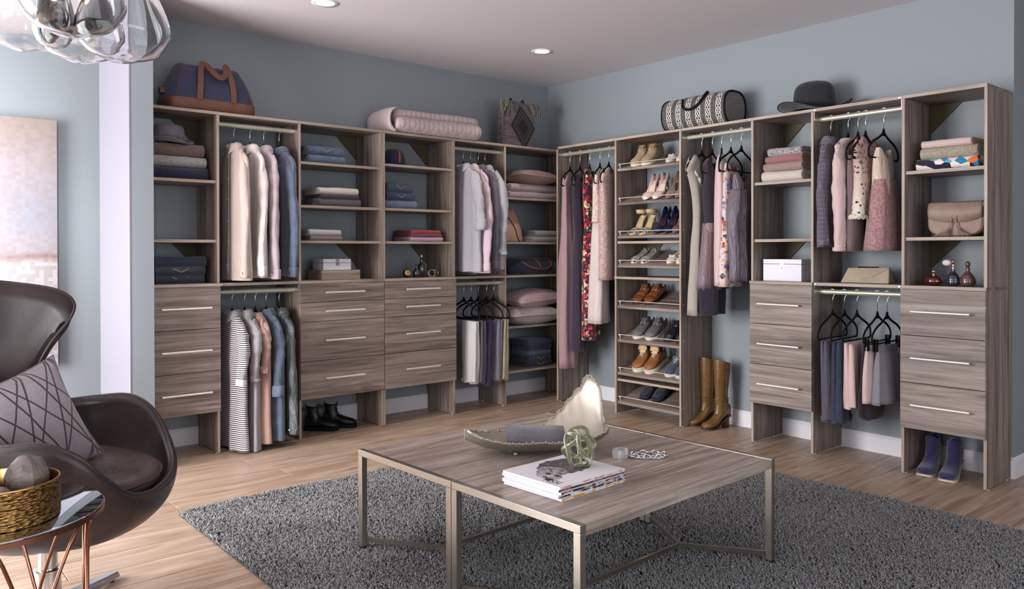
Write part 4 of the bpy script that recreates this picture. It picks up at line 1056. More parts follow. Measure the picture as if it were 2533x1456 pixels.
for s in (-1, 1):
    m = MB().tube(curve_pts([(s*.010, -.064, .104), (s*.014, -.067, .075), (s*.018, -.068, .052)], 4), .0035, 6)
    for k in range(14):
        m.tube(curve_pts([(s*.018, -.068, .054), (s*(.022+.022*k/13), -.074-.006*(k % 3), .03), (s*(.02+.075*k/13), -.078-.004*(k % 4), .004)], 3), .0022, 5)
    o = m.build('tassel', HB, t, True)
# perfume bottles
RG = plain(rgb(74, 20, 16), .06, 0, .8, 1); BGL = plain(rgb(32, 40, 56), .08, 0, .8, 1); MG = plain(rgb(88, 62, 62), .08, 0, .8, 1)
def ribbed(prof, k=34, amp=.03):
    out = []
    for i, (r, z) in enumerate(curve_pts(prof, 8)): out.append((r*(1+amp*sin(i*2.1)), z))
    return out
def stop_red(t):
    MB().lathe([(.008, .052), (.010, .058), (.008, .070), (.012, .074), (.011, .084)], n=18).build('collar', metal(rgb(214, 170, 130), .25), t, True)
bottle((-.27, -3.40, MIDT), [(.02, 0), (.042, .008), (.047, .024), (.040, .042), (.018, .052), (.009, .056)], RG, 'squat dark red perfume bottle left of the atomiser', stop_red, 'perfume_bottle')
def stop_blue(t):
    MB().lathe([(.008, .088), (.010, .09), (.009, .10), (.006, .104), (.006, .125), (.009, .127), (.009, .134)], n=18).build('spray_cap', metal(rgb(224, 190, 176), .25), t, True)
    MB().ball((-.002, .032, .125), .017, 14, 10, 1, 1.35, 1).build('spray_bulb', LIN(226, 216, 218), t, True)
bottle((-.27, -3.500, MIDT), ribbed([(.02, 0), (.033, .01), (.036, .03), (.028, .055), (.012, .075), (.009, .09)]), BGL, 'ribbed dark blue atomiser with a pale squeeze bulb', stop_blue, 'perfume_bottle')
def stop_m(t): MB().ball((0, 0, .118), .013, 14, 10, 1, 1, 1.25).lathe([(.010, .088), (.012, .092), (.008, .104)], n=16).build('stopper', MG, t, True)
bottle((-.27, -3.572, MIDT), ribbed([(.022, 0), (.036, .01), (.039, .032), (.030, .055), (.012, .078), (.009, .092)], amp=.018), MG, 'mauve glass perfume bottle with a ball stopper', stop_m, 'perfume_bottle')
# envelope clutch leaning in the right hanging bay
t = thing('envelope_clutch', 'beige leather envelope clutch on the shelf under the blouses', 'bag', (-.22, -3.01, MIDT+.001), radians(-90))
EC = leather(rgb(166, 150, 132), .5, .15, .25); m = MB()
B0 = [(-.145, -.05, 0), (.145, -.05, 0), (.145, .035, 0), (-.145, .035, 0)]; T0 = [(-.118, -.005, .088), (.128, -.005, .092), (.128, .012, .092), (-.118, .012, .088)]
m.add(B0+T0, [(3, 2, 1, 0), (4, 5, 6, 7), (0, 1, 5, 4), (1, 2, 6, 5), (2, 3, 7, 6), (3, 0, 4, 7)]).build('clutch_body', EC, t, bevel=.006)
MB().add([(-.119, -.0085, .086), (.129, -.0085, .090), (.045, -.037, .034), (-.035, -.037, .032)], [(0, 1, 2, 3)]).build('flap', EC, t, solid=.004)
MB().box(-.06, .06, -.008, .02, .088, .096).build('clutch_handle', M_BLACK, t, bevel=.003)

# ---------------------------------------------------------------- on top of the closets
NV = LIN(58, 60, 86)
t = thing('duffel_bag', 'navy canvas duffel with brown leather straps on the left closet', 'bag', (-3.10, -.195, H+.001), radians(3))
def bag_ring(w, z, d, n=40, p=.35): return [(w*math.copysign(abs(cos(a))**p, cos(a)), d*math.copysign(abs(sin(a))**p, sin(a)), z) for a in [2*pi*k/n for k in range(n)]]
tab = [(0, .262, .135), (.012, .272, .145), (.07, .268, .150), (.15, .245, .140), (.23, .215, .10), (.285, .192, .055), (.295, .180, .03)]
MB().rings([bag_ring(w, z, d) for z, w, d in tab]).build('canvas_body', NV, t, True)
MB().rings([bag_ring(w, z, d) for z, w, d in ((.0005, .264, .137), (.012, .2745, .1475), (.068, .2725, .1525), (.070, .271, .1505))], True, False).build('leather_base', BRN2, t, True)
for xs in (-.085, .085):
    pass
for side in (-1, 1):
    f = .154*side
    pts = [(-.105, f, .066), (-.10, f*1.01, .15), (-.088, f*.84, .225), (-.070, f*.66, .290), (-.045, f*.72, .285), (-.015, f*.98, .235), (.025, f*1.0, .212), (.062, f*.90, .238), (.080, f*.66, .300), (.094, f*.84, .240), (.105, f*1.0, .15), (.110, f, .066)]
    MB().ribbon(curve_pts(pts, 5), (0, side, .25), .017, .0022).build('bag_handle', BRN2, t, True, angle=40)
for s in (-1, 1):
    MB().box(s*.255, s*.288, -.018, .018, .10, .135).build('end_tab', BRN2, t, bevel=.004)
    MB().tube([(s*(w_*.885+.001), -(d_*.885+.001), z_) for z_, w_, d_ in tab[2:]], .003, 6).build('piping', BRN2, t, True)
MB().tube([(-.175, 0, .297), (.175, 0, .297)], .005, 6, 1).build('zip', BRN2, t)
# quilted comforter, folded in three
t = thing('quilted_comforter', 'pale pink quilted comforter folded on top of the left closet', 'blanket', (-1.455, -.235, H+.001), radians(-1.5))
@cached
def quilt(c):
    n = NT('quilt'); s = n.sep(n.coord((1, 1, 1)))
    a = n.math('ABSOLUTE', n.math('SINE', n.math('MULTIPLY', n.math('ADD', s[0], n.math('MULTIPLY', s[1], 1.0)), 38)))
    b = n.math('ABSOLUTE', n.math('SINE', n.math('MULTIPLY', n.math('SUBTRACT', s[0], n.math('MULTIPLY', s[1], 1.0)), 38)))
    h = n.math('POWER', n.math('MINIMUM', a, b), .4); w = n.noise(n.coord((1, 1, 1)), 60, 3, .6, 1.2)
    n.base(n.mix(n.math('MULTIPLY', w, .3), c, mul(c, .78))).set(Roughness=.6, Sheen_Weight=.2)
    n.bump(n.math('ADD', n.math('MULTIPLY', h, 1.0), n.math('MULTIPLY', w, .2)), .35, .010); return n.m
QM = quilt(rgb(186, 166, 166))
def qring(path, rad, x, seed):
    return path
# one long sheet wound in an S: swept thick profile in (y,z), extruded along x with puffy wobble
center = [(.14, .035), (-.08, .035), (-.145, .045), (-.165, .072), (-.14, .097), (-.05, .098), (.10, .098), (.15, .108), (.16, .13), (.13, .150), (-.06, .150), (-.14, .148)]
C = curve_pts(center, 4); th = .0255
def offs(C, th):
    L, R_ = [], []
    for i, p in enumerate(C):
        q0 = Vector(C[max(0, i-1)]); q1 = Vector(C[min(len(C)-1, i+1)]); d = (q1-q0).normalized(); nrm = Vector((-d.y, d.x))
        L.append(Vector(p)+nrm*th); R_.append(Vector(p)-nrm*th)
    return L+R_[::-1]
P = offs(C, th); zmin = min(p.y for p in P); rr = []
NX = 44
for i in range(NX+1):
    x = -.375+.75*i/NX; e = 1-.10*max(0, abs(2*i/NX-1)-.93)/.07
    ring = []
    for j, p in enumerate(P):
        z = (p.y-zmin)*e; y = p.x*e
        ring.append((x+.014*nz(y*9, z*9, 3), y+.006*nz(x*4, z*6, 1), z+(.007*nz(x*4, y*4, 5) if z > .02 else 0)))
    rr.append(ring)
MB().rings(rr).build('quilt', QM, t, True)
rr = []   # rounded outer wrap at the left end
for k in range(15):
    a = pi/2+pi*k/14
    rr.append([(-.372+.055*cos(a), -.165+.33*q/10, max(.003, .088+.088*sin(a)*(1-.10*abs(q/5-1)**3))) for q in range(11)])
MB().rings(rr, False, False, closed=False).build('quilt_end', QM, t, True, solid=.012)
# fringed woven tote with black diamond
t = thing('fringed_tote', 'fringed woven tote with a black diamond near the room corner', 'bag', (-.545, -.20, H+.001), radians(4))
@cached
def woven():
    n = NT('woven'); s = n.sep(n.coord((1, 1, 1)))
    w = n.math('SINE', n.math('MULTIPLY', s[2], 620)); v = n.noise(n.coord((6, 6, 160)), 1, 3, .7)
    c = n.ramp(v, [(.35, rgb(84, 70, 90)), (.5, rgb(118, 96, 116)), (.56, rgb(150, 140, 134)), (.66, rgb(102, 92, 88))])
    # stepped diamond on the front
    d = n.math('ADD', n.math('MULTIPLY', n.math('ABSOLUTE', n.math('SUBTRACT', s[0], .015)), 1.32), n.math('ABSOLUTE', n.math('SUBTRACT', s[2], .175)))
    inside = n.math('LESS_THAN', d, .19)
    ln = n.math('MAXIMUM', n.math('COMPARE', d, .150, .003), n.math('MAXIMUM', n.math('COMPARE', d, .125, .003), n.math('COMPARE', d, .09, .0025)))
    dark = n.mix(n.math('MULTIPLY', ln, .75), rgb(20, 18, 26), rgb(160, 148, 138))
    fr = n.math('MULTIPLY', inside, n.math('LESS_THAN', s[1], 0))
    n.base(n.mix(fr, c, dark)).set(Roughness=.95, Sheen_Weight=.2); n.bump(w, .6, .003); return n.m
rr = []
for z, w, d, cx in ((0, .185, .07, 0), (.02, .19, .075, 0), (.12, .19, .07, 0), (.25, .188, .055, 0), (.335, .184, .035, 0), (.365, .180, .02, 0)):
    rr.append([(cx+w*math.copysign(abs(cos(a))**.4, cos(a)), d*math.copysign(abs(sin(a))**.6, sin(a)), z+(.035*abs(cos(a))**3 if z > .3 else 0)) for a in [2*pi*k/44 for k in range(44)]])
MB().rings(rr).build('bag_body', woven(), t, True)
m = MB(); R_ = random.Random(5); 
for s in (-1, 1):
    for k in range(46):
        x = s*(.09+.11*R_.random()); z0 = .385-.03*R_.random()-abs(abs(x)-.14)*.2; y = -.025+.03*R_.random()
        dx = s*(.01+.03*R_.random()); L = .05+.05*R_.random()
        m.tube(curve_pts([(x, y, z0), (x+dx*.6, y-.03, z0+.006), (x+dx, y-.05-.01*R_.random(), z0-L*.5), (x+dx*1.1, y-.052, z0-L)], 3), .0032, 5)
o = m.build('fringe', LIN(176, 170, 154, 'speckle', rgb(70, 62, 66)), t, True); o['kind'] = 'stuff'
m = MB()
for k in range(26):
    z0 = .33-.3*k/26; m.tube(curve_pts([(-.182, -.02, z0), (-.20, -.035, z0-.02), (-.192-.01*R_.random(), -.045, z0-.06)], 3), .0028, 5)
o = m.build('side_fringe', LIN(92, 82, 96, 'speckle', rgb(150, 140, 130)), t, True); o['kind'] = 'stuff'
for s in (-.055, .055):
    MB().tube(curve_pts([(s*1.1, -.01, .345), (s*1.5, -.005, .385), (s*1.2, .0, .41), (s*.9, .01, .35)], 4), .008, 6, .4).build('strap', M_BLACK, t, True)
# patterned barrel duffel on the right closet
t = thing('weekender_bag', 'black and white ethnic patterned weekender bag on the right closet', 'bag', (-.20, -1.82, H+.001), radians(-90))
@cached
def ethnic():
    n = NT('ethnic_weave'); s = n.sep(n.coord((1, 1, 1)))
    # bands run around the barrel; repeat along x
    P = .084
    fx = n.math('SUBTRACT', n.math('FRACT', n.math('DIVIDE', n.math('ADD', s[0], 1.0), P)), .5)
    fz = n.math('SUBTRACT', n.math('FRACT', n.math('DIVIDE', s[2], .062)), .5)
    band = n.math('LESS_THAN', n.math('ABSOLUTE', fx), .22)
    d = n.math('ADD', n.math('MULTIPLY', n.math('ABSOLUTE', fx), 2.1), n.math('ABSOLUTE', fz))
    dia = n.math('MAXIMUM', n.math('COMPARE', d, .46, .075), n.math('COMPARE', n.math('SUBTRACT', n.math('MULTIPLY', n.math('ABSOLUTE', fx), 2.1), n.math('ABSOLUTE', fz)), .0, .06))
    edge = n.math('COMPARE', n.math('ABSOLUTE', fx), .235, .018)
    white = n.math('MAXIMUM', n.math('MULTIPLY', dia, band), edge)
    st = n.noise(n.coord((260, 260, 420)), 1, 1)
    thin = n.math('MULTIPLY', n.math('GREATER_THAN', n.math('SINE', n.math('MULTIPLY', s[0], 700)), .2), n.math('GREATER_THAN', st, .5))
    dark = n.mix(n.math('MULTIPLY', thin, n.math('SUBTRACT', 1.0, band)), rgb(52, 47, 52), rgb(150, 146, 146))
    n.base(n.mix(white, dark, rgb(214, 208, 198))).set(Roughness=.9); n.bump(st, .4, .003); return n.m
rr = []
for x, k in ((-.262, .86), (-.268, .95), (-.255, 1.0), (.255, 1.0), (.268, .95), (.262, .86)):
    rr.append([(x, .128*k*math.copysign(abs(cos(a))**.75, cos(a)), .118+.118*k*math.copysign(abs(sin(a))**.8, sin(a))) for a in [2*pi*q/40 for q in range(40)]])
# subdivide along x for a soft sag
R2 = []
for i in range(len(rr)-1):
    nn = 10 if i == 2 else 1
    for k in range(nn):
        f = k/nn; R2.append([tuple(a+(b-a)*f for a, b in zip(p, q)) for p, q in zip(rr[i], rr[i+1])])
R2.append(rr[-1]); R2 = [[(x, y, z-(.012*cos(x*5.5)-.012*cos(.268*5.5))*0+.006*nz(x*6, y*6, z*6)*(1 if z > .03 else 0)) for x, y, z in r] for r in R2]
MB().rings(R2).build('bag_body', ethnic(), t, True, angle=50)
for s in (-1, 1):
    MB().tube(curve_pts([(-.10, s*.10, .21), (-.085, s*.122, .19), (-.07, s*.135, .150), (-.02, s*.14, .128), (.04, s*.14, .14), (.08, s*.132, .175), (.10, s*.10, .225), (.09, s*.06, .245)], 5), .011, 8, .6).build('bag_handle', M_BLACK, t, True)
    MB().rings([[(s*x, .131*math.copysign(abs(cos(a))**.75, cos(a))*k, .118+.121*k*math.copysign(abs(sin(a))**.8, sin(a))) for a in [2*pi*q/40 for q in range(40)]] for x, k in ((.262, .985), (.271, .96), (.268, .90))], False, False).build('end_trim', M_BLACK, t, True, solid=.003)
MB().tube([(-.24, 0, .236), (.24, 0, .236)], .005, 6).build('zip', M_BLACK, t)
# ---------------------------------------------------------------- shoes, each one a thing of its own
# local frame: heel at x=0, toe at x=L, y = width, z up from the ground
def st_interp(st, n=34):
    rows = curve_pts([tuple(r[:4])+(1.0 if r[4] == 'c' else 0.0,) for r in st], 4); return rows
def upper_mesh(st, L, N=24, asym=.004, p=.62):
    m = MB(); rr = []
    for t, zb, w, h, cl in st_interp(st):
        x = t*L; cl = min(1, max(0, cl)); ring = []; cl = cl*cl*(3-2*cl)
        cy = asym*sin(pi*t)*1.0
        for k in range(N):
            a = 2*pi*(k+.5)/N; c, s = cos(a), sin(a)
            y = w*math.copysign(abs(c)**p, c); zz = h/2+h/2*math.copysign(abs(s)**p, s)
            if s > 0: y *= 1-.30*cl*(s**1.5)-.10*(1-cl)*s
            if s > .62:     # the arch: closed vamp or pressed down to the insole
                zo = h-( h-.010)*min(1, (s-.62)/.12); yo = y*.93
                zz = zz*cl+zo*(1-cl); y = y*cl+yo*(1-cl)
            ring.append((x, cy+y, zb+zz))
        rr.append(ring)
    return m.rings(rr)
def sole_mesh(st, L, th, grow=1.06, flat=None, lift=0.0, n=20):
    m = MB(); rr = []
    for t, zb, w, h, cl in st_interp(st):
        w = w*grow+.001; x = t*L; x = x+(t-.5)*.006
        zt = zb+.002; z0 = (max(0, zb-th) if flat is None else flat)
        y0 = .004*sin(pi*t)
        rr.append([(x, y0-w, z0), (x, y0+w, z0), (x, y0+w*1.01, (z0+zt)/2), (x, y0+w, zt), (x, y0-w, zt), (x, y0-w*1.01, (z0+zt)/2)])
    return m.rings(rr)
def lace_set(t, mat, pts, bow=None, r=.0016):
    m = MB()
    for (x, z, w) in pts:
        m.tube(curve_pts([(x, -w, z-.006), (x+.004, 0, z+.0035), (x, w, z-.006)], 4), r, 5)
        m.tube(curve_pts([(x, -w, z-.006), (x+.009, 0, z+.001), (x+.018, w, z-.012)], 4), r, 5)
    if bow:
        x, z = bow
        for s in (-1, 1):
            m.tube(curve_pts([(x, 0, z+.004), (x-.006, s*.022, z+.014), (x+.004, s*.034, z+.004), (x+.01, s*.016, z-.001), (x, 0, z+.004)], 4), r, 5)
            m.tube(curve_pts([(x, 0, z+.004), (x+.012, s*.018, z-.004), (x+.026, s*.026, z-.012)], 3), r, 5)
    o = m.build('laces', mat, t, True); return o
INS = plain(rgb(196, 176, 152), .7)
def shoe(kind, loc, rot, label, mat, mat2=None, sole=None, lace=None, L=None, group=None, cat='shoe'):
    t = tag(empty(kind, loc), label, cat, group); t.rotation_euler = rot if not isinstance(rot, Matrix) else rot.to_euler()
    if kind == 'high_heel_pump' or kind == 'high_heel_sandal':
        L = (L or .215)*1.10; Hh = .092
        st = [(0, Hh, .012, .048, 'o'), (.035, Hh, .025, .058, 'o'), (.14, Hh*.99, .028, .050, 'o'), (.32, Hh*.74, .026, .036, 'o'), (.5, Hh*.34, .031, .030, 'o'), (.62, Hh*.10, .037, .030, 'o'), (.70, .005, .039, .036, 'c'), (.82, .004, .034, .030, 'c'), (.93, .004, .019, .020, 'c'), (1.0, .005, .004, .008, 'c')]
        if kind == 'high_heel_pump':
            st = [(a, b, c_*1.16, d_*1.2, e_) for a, b, c_, d_, e_ in st]
            upper_mesh(st, L).build('upper', mat, t, True)
            rr = [[(x*L, y, lerp_tab([(a, b) for a, b, *_ in st], x)[0]+.012) for y in (-w*.80, -w*.3, w*.3, w*.80)] for x, w in ((.02, .014), (.06, .022), (.2, .026), (.35, .025), (.5, .029), (.62, .033), (.70, .030))]
            MB().rings(rr, False, False, closed=False).build('insole', lace or INS, t, True)
            if mat2:
                st2 = [(r[0], r[1]-.0004, r[2]*1.015, r[3]*1.02, r[4]) for r in st if r[0] >= .80]
                upper_mesh([(.84, .0036, .0335, .030, 'c')]+st2[-2:], L).build('toe_cap', mat2, t, True)
        else:
            sole_mesh(st, L, .006, .95).build('footbed', sole or INS, t, True)
            for (x, w, h, z) in ((.76, .040, .034, .004), (.86, .034, .026, .004)):
                rr = [[(x*L+dx+.006*sin(a), w*cos(a), z+h*q*sin(a)) for a in [pi*k/14 for k in range(15)]] for dx, q in ((-.012, 1.0), (.012, .92))]
                MB().rings(rr, False, False, closed=False).build('toe_strap', mat2, t, True, solid=.003)
            rr = [[(.035+.045*cos(a)*q, .036*sin(a)*q, Hh+.018+.034*k+.012*cos(a)) for a in [2*pi*j/24 for j in range(24)]] for k, q in ((0, .92), (.5, 1.05), (1, 1.0))]
            MB().rings(rr, False, False).build('ankle_strap', mat, t, True, solid=.003)
            for q in (-1, 1): MB().tube(curve_pts([(.006, q*.022, Hh), (.0, q*.026, Hh+.015), (.004, q*.032, Hh+.03)], 4), .004, 6).build('heel_strap', mat, t, True)
        MB().rings([[(.022+dx+r*cos(a), r*.95*sin(a), z) for a in [2*pi*k/14 for k in range(14)]] for z, r, dx in ((Hh+.004, .021, .006), (Hh*.8, .0135, -.002), (Hh*.5, .0075, -.006), (.006, .0048, -.006), (0, .0048, -.006))]).build('heel', mat if kind == 'high_heel_pump' else (sole or INS), t, True)
    elif kind == 'ballet_flat':
        L = L or .235
        st = [(0, .008, .012, .046, 'o'), (.03, .008, .027, .050, 'o'), (.15, .007, .030, .040, 'o'), (.4, .006, .029, .030, 'o'), (.6, .005, .036, .028, 'o'), (.69, .005, .038, .032, 'c'), (.84, .004, .034, .028, 'c'), (.95, .004, .020, .020, 'c'), (1, .005, .006, .010, 'c')]
        upper_mesh(st, L).build('upper', mat, t, True)
        sole_mesh(st, L, .008, 1.03, 0).build('sole', sole or INS, t, True)
        rr = [[(x*L, y, .018) for y in (-w*.8, 0, w*.8)] for x, w in ((.03, .02), (.2, .027), (.45, .027), (.64, .032))]
        MB().rings(rr, False, False, closed=False).build('insole', lace or INS, t, True)
        if mat2:
            m = MB()
            for s in (-1, 1): m.tube(curve_pts([(.72*L, 0, .037), (.70*L, s*.014, .046), (.72*L, s*.024, .040), (.75*L, s*.012, .036), (.72*L, 0, .037)], 4), .003, 6)
            m.ball((.725*L, 0, .039), .005, 8, 6).build('bow', mat2, t, True)
    elif kind in ('lace_up_shoe', 'canvas_boat_shoe', 'chukka_shoe', 'moccasin', 'sneaker'):
        L = L or .285; hs = {'sneaker': .026, 'moccasin': .008, 'canvas_boat_shoe': .013}.get(kind, .012); top = {'moccasin': .052, 'canvas_boat_shoe': .060, 'chukka_shoe': .10, 'sneaker': .092}.get(kind, .074)
        z = hs
        st = [(0, z, .014, top*.86, 'o'), (.03, z, .032, top*.97, 'o'), (.14, z, .036, top*.92, 'o'), (.27, z, .036, top*.94, 'o'), (.345, z, .037, top*.99, 'o'), (.40, z, .039, top*.98, 'c'), (.52, z, .043, top*.80, 'c'), (.66, z, .047, .052, 'c'), (.80, z+.001, .047, .042, 'c'), (.92, z+.002, .037, .032, 'c'), (1.0, z+.005, .012, .014, 'c')]
        if kind == 'moccasin': st = [(0, z, .014, .050, 'o'), (.03, z, .032, .054, 'o'), (.2, z, .036, .046, 'o'), (.42, z, .039, .046, 'o'), (.50, z, .042, .056, 'c'), (.66, z, .046, .052, 'c'), (.82, z, .045, .042, 'c'), (.93, z+.002, .034, .030, 'c'), (1, z+.005, .012, .012, 'c')]
        upper_mesh(st, L).build('upper', mat, t, True)
        sl = sole_mesh(st, L, .02, 1.07 if kind != 'sneaker' else 1.10, 0); sl.build('sole', sole or plain(rgb(40, 30, 26), .5), t, True, angle=40)
        if kind in ('lace_up_shoe',): MB().rings([[(x, y*(1.02), zz) for x, y in [(.035+.032*cos(a)*(1 if cos(a) < 0 else 1.1), .036*sin(a)) for a in [2*pi*k/20 for k in range(20)]]] for zz in (0, hs+.001)]).build('heel', sole or plain(rgb(40, 30, 26), .5), t, True, angle=40)
        rr = [[(x*L, y, z+.012) for y in (-w*.8, 0, w*.8)] for x, w in ((.03, .024), (.2, .032), (.40, .032))]
        MB().rings(rr, False, False, closed=False).build('insole', INS if kind != 'chukka_shoe' else mat, t, True)
        if kind != 'moccasin':
            x0 = .36*L; zt = z+top*.98; tg = MB(); up = 1 if kind != 'sneaker' else 0
            if up: rows = [(.36*L, zt+.016, .022), (.38*L, zt+.012, .024), (.43*L, zt+.001, .024), (.54*L, z+top*.80, .022)]
            else: rows = [(.50*L, z+top*.86, .024), (.42*L, zt+.006, .026), (.375*L, zt+.030, .030), (.385*L, zt+.040, .034), (.43*L, zt+.030, .036), (.475*L, zt+.008, .036)]
            rr = [[(x, y*w, zz-.004*abs(y)**2) for y in (-1, -.5, 0, .5, 1)] for x, zz, w in rows]
            MB().rings(rr, False, False, closed=False).build('tongue', mat if kind != 'sneaker' else (mat2 or mat), t, True, solid=.004)
            hz = lambda q: z+top*(.98-(q-.40)*1.5)
            ps = [(q*L, hz(q)+.003, .017) for q in ((.42, .47, .52, .57) if kind != 'chukka_shoe' else (.42, .47))]
            lace_set(t, lace or mat, ps, (.40*L, hz(.40)+.005), .0016 if kind != 'sneaker' else .002)
        else:
            pts = [(L*(.52+.40*cos(a)*1.0), .030*sin(a), z+.056-.020*((.52+.40*cos(a)-.5)/.4)) for a in [-pi/1.9+pi*1.05*k/22 for k in range(23)]]
            MB().tube(pts, .0016, 5).build('apron_seam', lace or INS, t, True)
        if mat2 and kind == 'lace_up_shoe':
            sub = [(r[0], r[1]-.0003, r[2]*1.012, r[3]*1.02, r[4]) for r in st if r[0] >= .78]
            upper_mesh(sub, L).build('wing_tip', mat2, t, True)
    elif kind in ('ankle_boot', 'knee_boot', 'chelsea_boot'):
        L = L or .24; Hh = {'ankle_boot': .085, 'knee_boot': .085, 'chelsea_boot': .022}[kind]
        zt = {'ankle_boot': .20, 'knee_boot': .465, 'chelsea_boot': .165}[kind]; z0 = .010 if kind != 'chelsea_boot' else .022
        hp = Hh
        st = [(0, hp, .014, .060, 'c'), (.04, hp, .030, .080, 'c'), (.16, hp*.98, .034, .095, 'c'), (.32, z0+(hp-z0)*.70, .034, .095, 'c'), (.48, z0+(hp-z0)*.32, .037, .072, 'c'), (.62, z0+(hp-z0)*.08, .042, .056, 'c'), (.78, z0, .044, .045, 'c'), (.91, z0, .037, .036, 'c'), (1, z0+.004, .014, .016, 'c')]
        if kind == 'chelsea_boot': st = [(0, .022, .014, .060, 'c'), (.04, .022, .032, .085, 'c'), (.16, .022, .036, .09, 'c'), (.34, .022, .037, .086, 'c'), (.5, .022, .041, .066, 'c'), (.66, .022, .046, .052, 'c'), (.82, .022, .044, .042, 'c'), (.93, .022, .034, .032, 'c'), (1, .026, .012, .014, 'c')]
        upper_mesh(st, L).build('vamp', mat, t, True)
        if kind == 'knee_boot': prof = [(.10, .078, .050, .034), (.14, .072, .046, .034), (.17, .070, .048, .036), (.178, .070, .0515, .0385), (.186, .070, .0485, .0365), (.196, .070, .052, .039), (.206, .070, .049, .037), (.26, .070, .050, .040), (.33, .068, .055, .046), (.40, .066, .060, .050), (.452, .066, .062, .053), (zt, .066, .062, .053)]
        elif kind == 'ankle_boot': prof = [(.095, .072, .052, .034), (.13, .064, .046, .034), (.16, .060, .046, .035), (.185, .058, .048, .036), (zt, .056, .049, .036)]
        else: prof = [(.06, .072, .062, .036), (.09, .062, .050, .036), (.12, .056, .044, .035), (.15, .052, .045, .036), (zt, .050, .046, .037)]
        rr = []
        for zz, cx, rx, ry in curve_pts(prof, 3):
            ring = []
            for k in range(28):
                a = 2*pi*k/28; wv = 1+(.035*nz(cos(a)*2+zz*14, sin(a)*2, zz*22+len(label)) if zz < zt*.97 else 0)
                dip = (.016*cos(a) if kind == 'knee_boot' else -.014*abs(sin(a))+.008*abs(cos(a)))*max(0, (zz-zt*.8)/(zt*.2))
                ring.append((cx+rx*cos(a)*wv, ry*sin(a)*wv, zz+dip))
            rr.append(ring)
        last = rr[-1]; cx = prof[-1][1]
        rr.append([((p[0]-cx)*.93+cx, p[1]*.91, p[2]-.002) for p in last]); rr.append([((p[0]-cx)*.88+cx, p[1]*.86, p[2]-.06) for p in last])
        rr.append([((p[0]-cx)*.3+cx, p[1]*.3, zt-.10) for p in last])
        MB().rings(rr, False, True).build('shaft', mat, t, True)
        if kind == 'chelsea_boot':
            MB().rings([[(.054+sx, s*.0365, zz) for sx in (-.016*q, -.006, .006, .016*q)] for zz, q in ((.085, .55), (.12, .9), (.150, 1.1))] if False else [[(.054+dx*q, .0385*1.0-.0*q, zz) for dx in (-.018, -.006, .006, .018)] for zz, q in ((.085, .4), (.12, .9), (.148, 1.1))], False, False, closed=False).build('elastic_gusset', LIN(30, 30, 34), t, True)
            for s in (-1, 1): MB().tube(curve_pts([(.054+s*.044, -.006, zt-.01), (.054+s*.048, 0, zt+.016), (.054+s*.044, .006, zt-.01)], 4), .004, 6, .5).build('pull_tab', mat, t, True)
        if kind == 'knee_boot':
            for zz in (.182, .200): MB().tube([(.070+.0535*cos(a), .040*sin(a), zz+.004*sin(3*a)) for a in [2*pi*k/28 for k in range(28)]], .0035, 6, closed=True).build('ankle_strap', mat, t, True)
            MB().tube([(.066, .047+.006*k/8, .22+.23*k/8) for k in range(9)], .0016, 5).build('zip', mat2 or mat, t, True)
        sole_mesh(st, L, .010, 1.03 if kind != 'chelsea_boot' else 1.07, None if kind != 'chelsea_boot' else 0).build('sole', sole or plain(rgb(40, 30, 26), .5), t, True, angle=40)
        if kind != 'chelsea_boot':
            MB().rings([[(.034+r*cos(a)*1.15, r*sin(a), zz) for a in [2*pi*k/18 for k in range(18)]] for zz, r in ((Hh+.004, .029), (Hh*.5, .025), (0, .023))]).build('heel', mat2 or mat, t, True)
        else: MB().rings([[(.036+.034*cos(a), .036*sin(a), zz) for a in [2*pi*k/18 for k in range(18)]] for zz in (0, .022)]).build('heel', sole or mat, t, True)
    return t
SL = .335; BETA = math.atan(SL)
def on_shelf(kind, y, zshelf, label, mat, L=.25, yaw=0, vt=.315, **k):
    """toe near the front rail of a slanted shelf of the shoe tower"""
    vh = vt-L*cos(BETA); zh = zshelf+(D-.012-vh)*SL+.0006
    y = max(-1.741+.053, y+L*sin(radians(yaw)))
    R = Matrix.Rotation(radians(180+yaw), 4, 'Z') @ Matrix.Rotation(BETA, 4, 'Y')
    return shoe(kind, (-vh, y, zh), R, label, mat, L=L, **k)
SU = LIN(168, 146, 120, 'mottle', rgb(150, 128, 102)); WHT = LIN(212, 204, 192)
TANS = plain(rgb(212, 196, 172), .7)
G = 'pairs on the slanted shoe shelves'
for i, y in enumerate((-1.285, -1.385)):
    on_shelf('chukka_shoe', y, 1.862, ('left', 'right')[i]+' sand suede lace-up desert shoe on the top shoe shelf', SU, L=.245, lace=plain(rgb(150, 126, 84), .7), sole=TANS, group=G, vt=.32, yaw=4)
for i, y in enumerate((-1.598, -1.692)):
    on_shelf('ballet_flat', y, 1.862, ('left', 'right')[i]+' cream flat with white lace bow on the top shoe shelf', WHT, L=.22, mat2=LIN(228, 224, 220), group=G, yaw=2)
PK = leather(rgb(212, 176, 170), .3, .05, .1); 
for i, y in enumerate((-1.395, -1.488)):
    on_shelf('high_heel_pump', y, 1.604, ('left', 'right')[i]+' pale pink pump with a white pointed toe', PK, L=.205, mat2=leather(rgb(226, 222, 226), .3, .05, .1), group=G, lace=plain(rgb(226, 208, 184), .6), yaw=5)
TS = LIN(138, 112, 94, 'mottle', rgb(118, 94, 78))
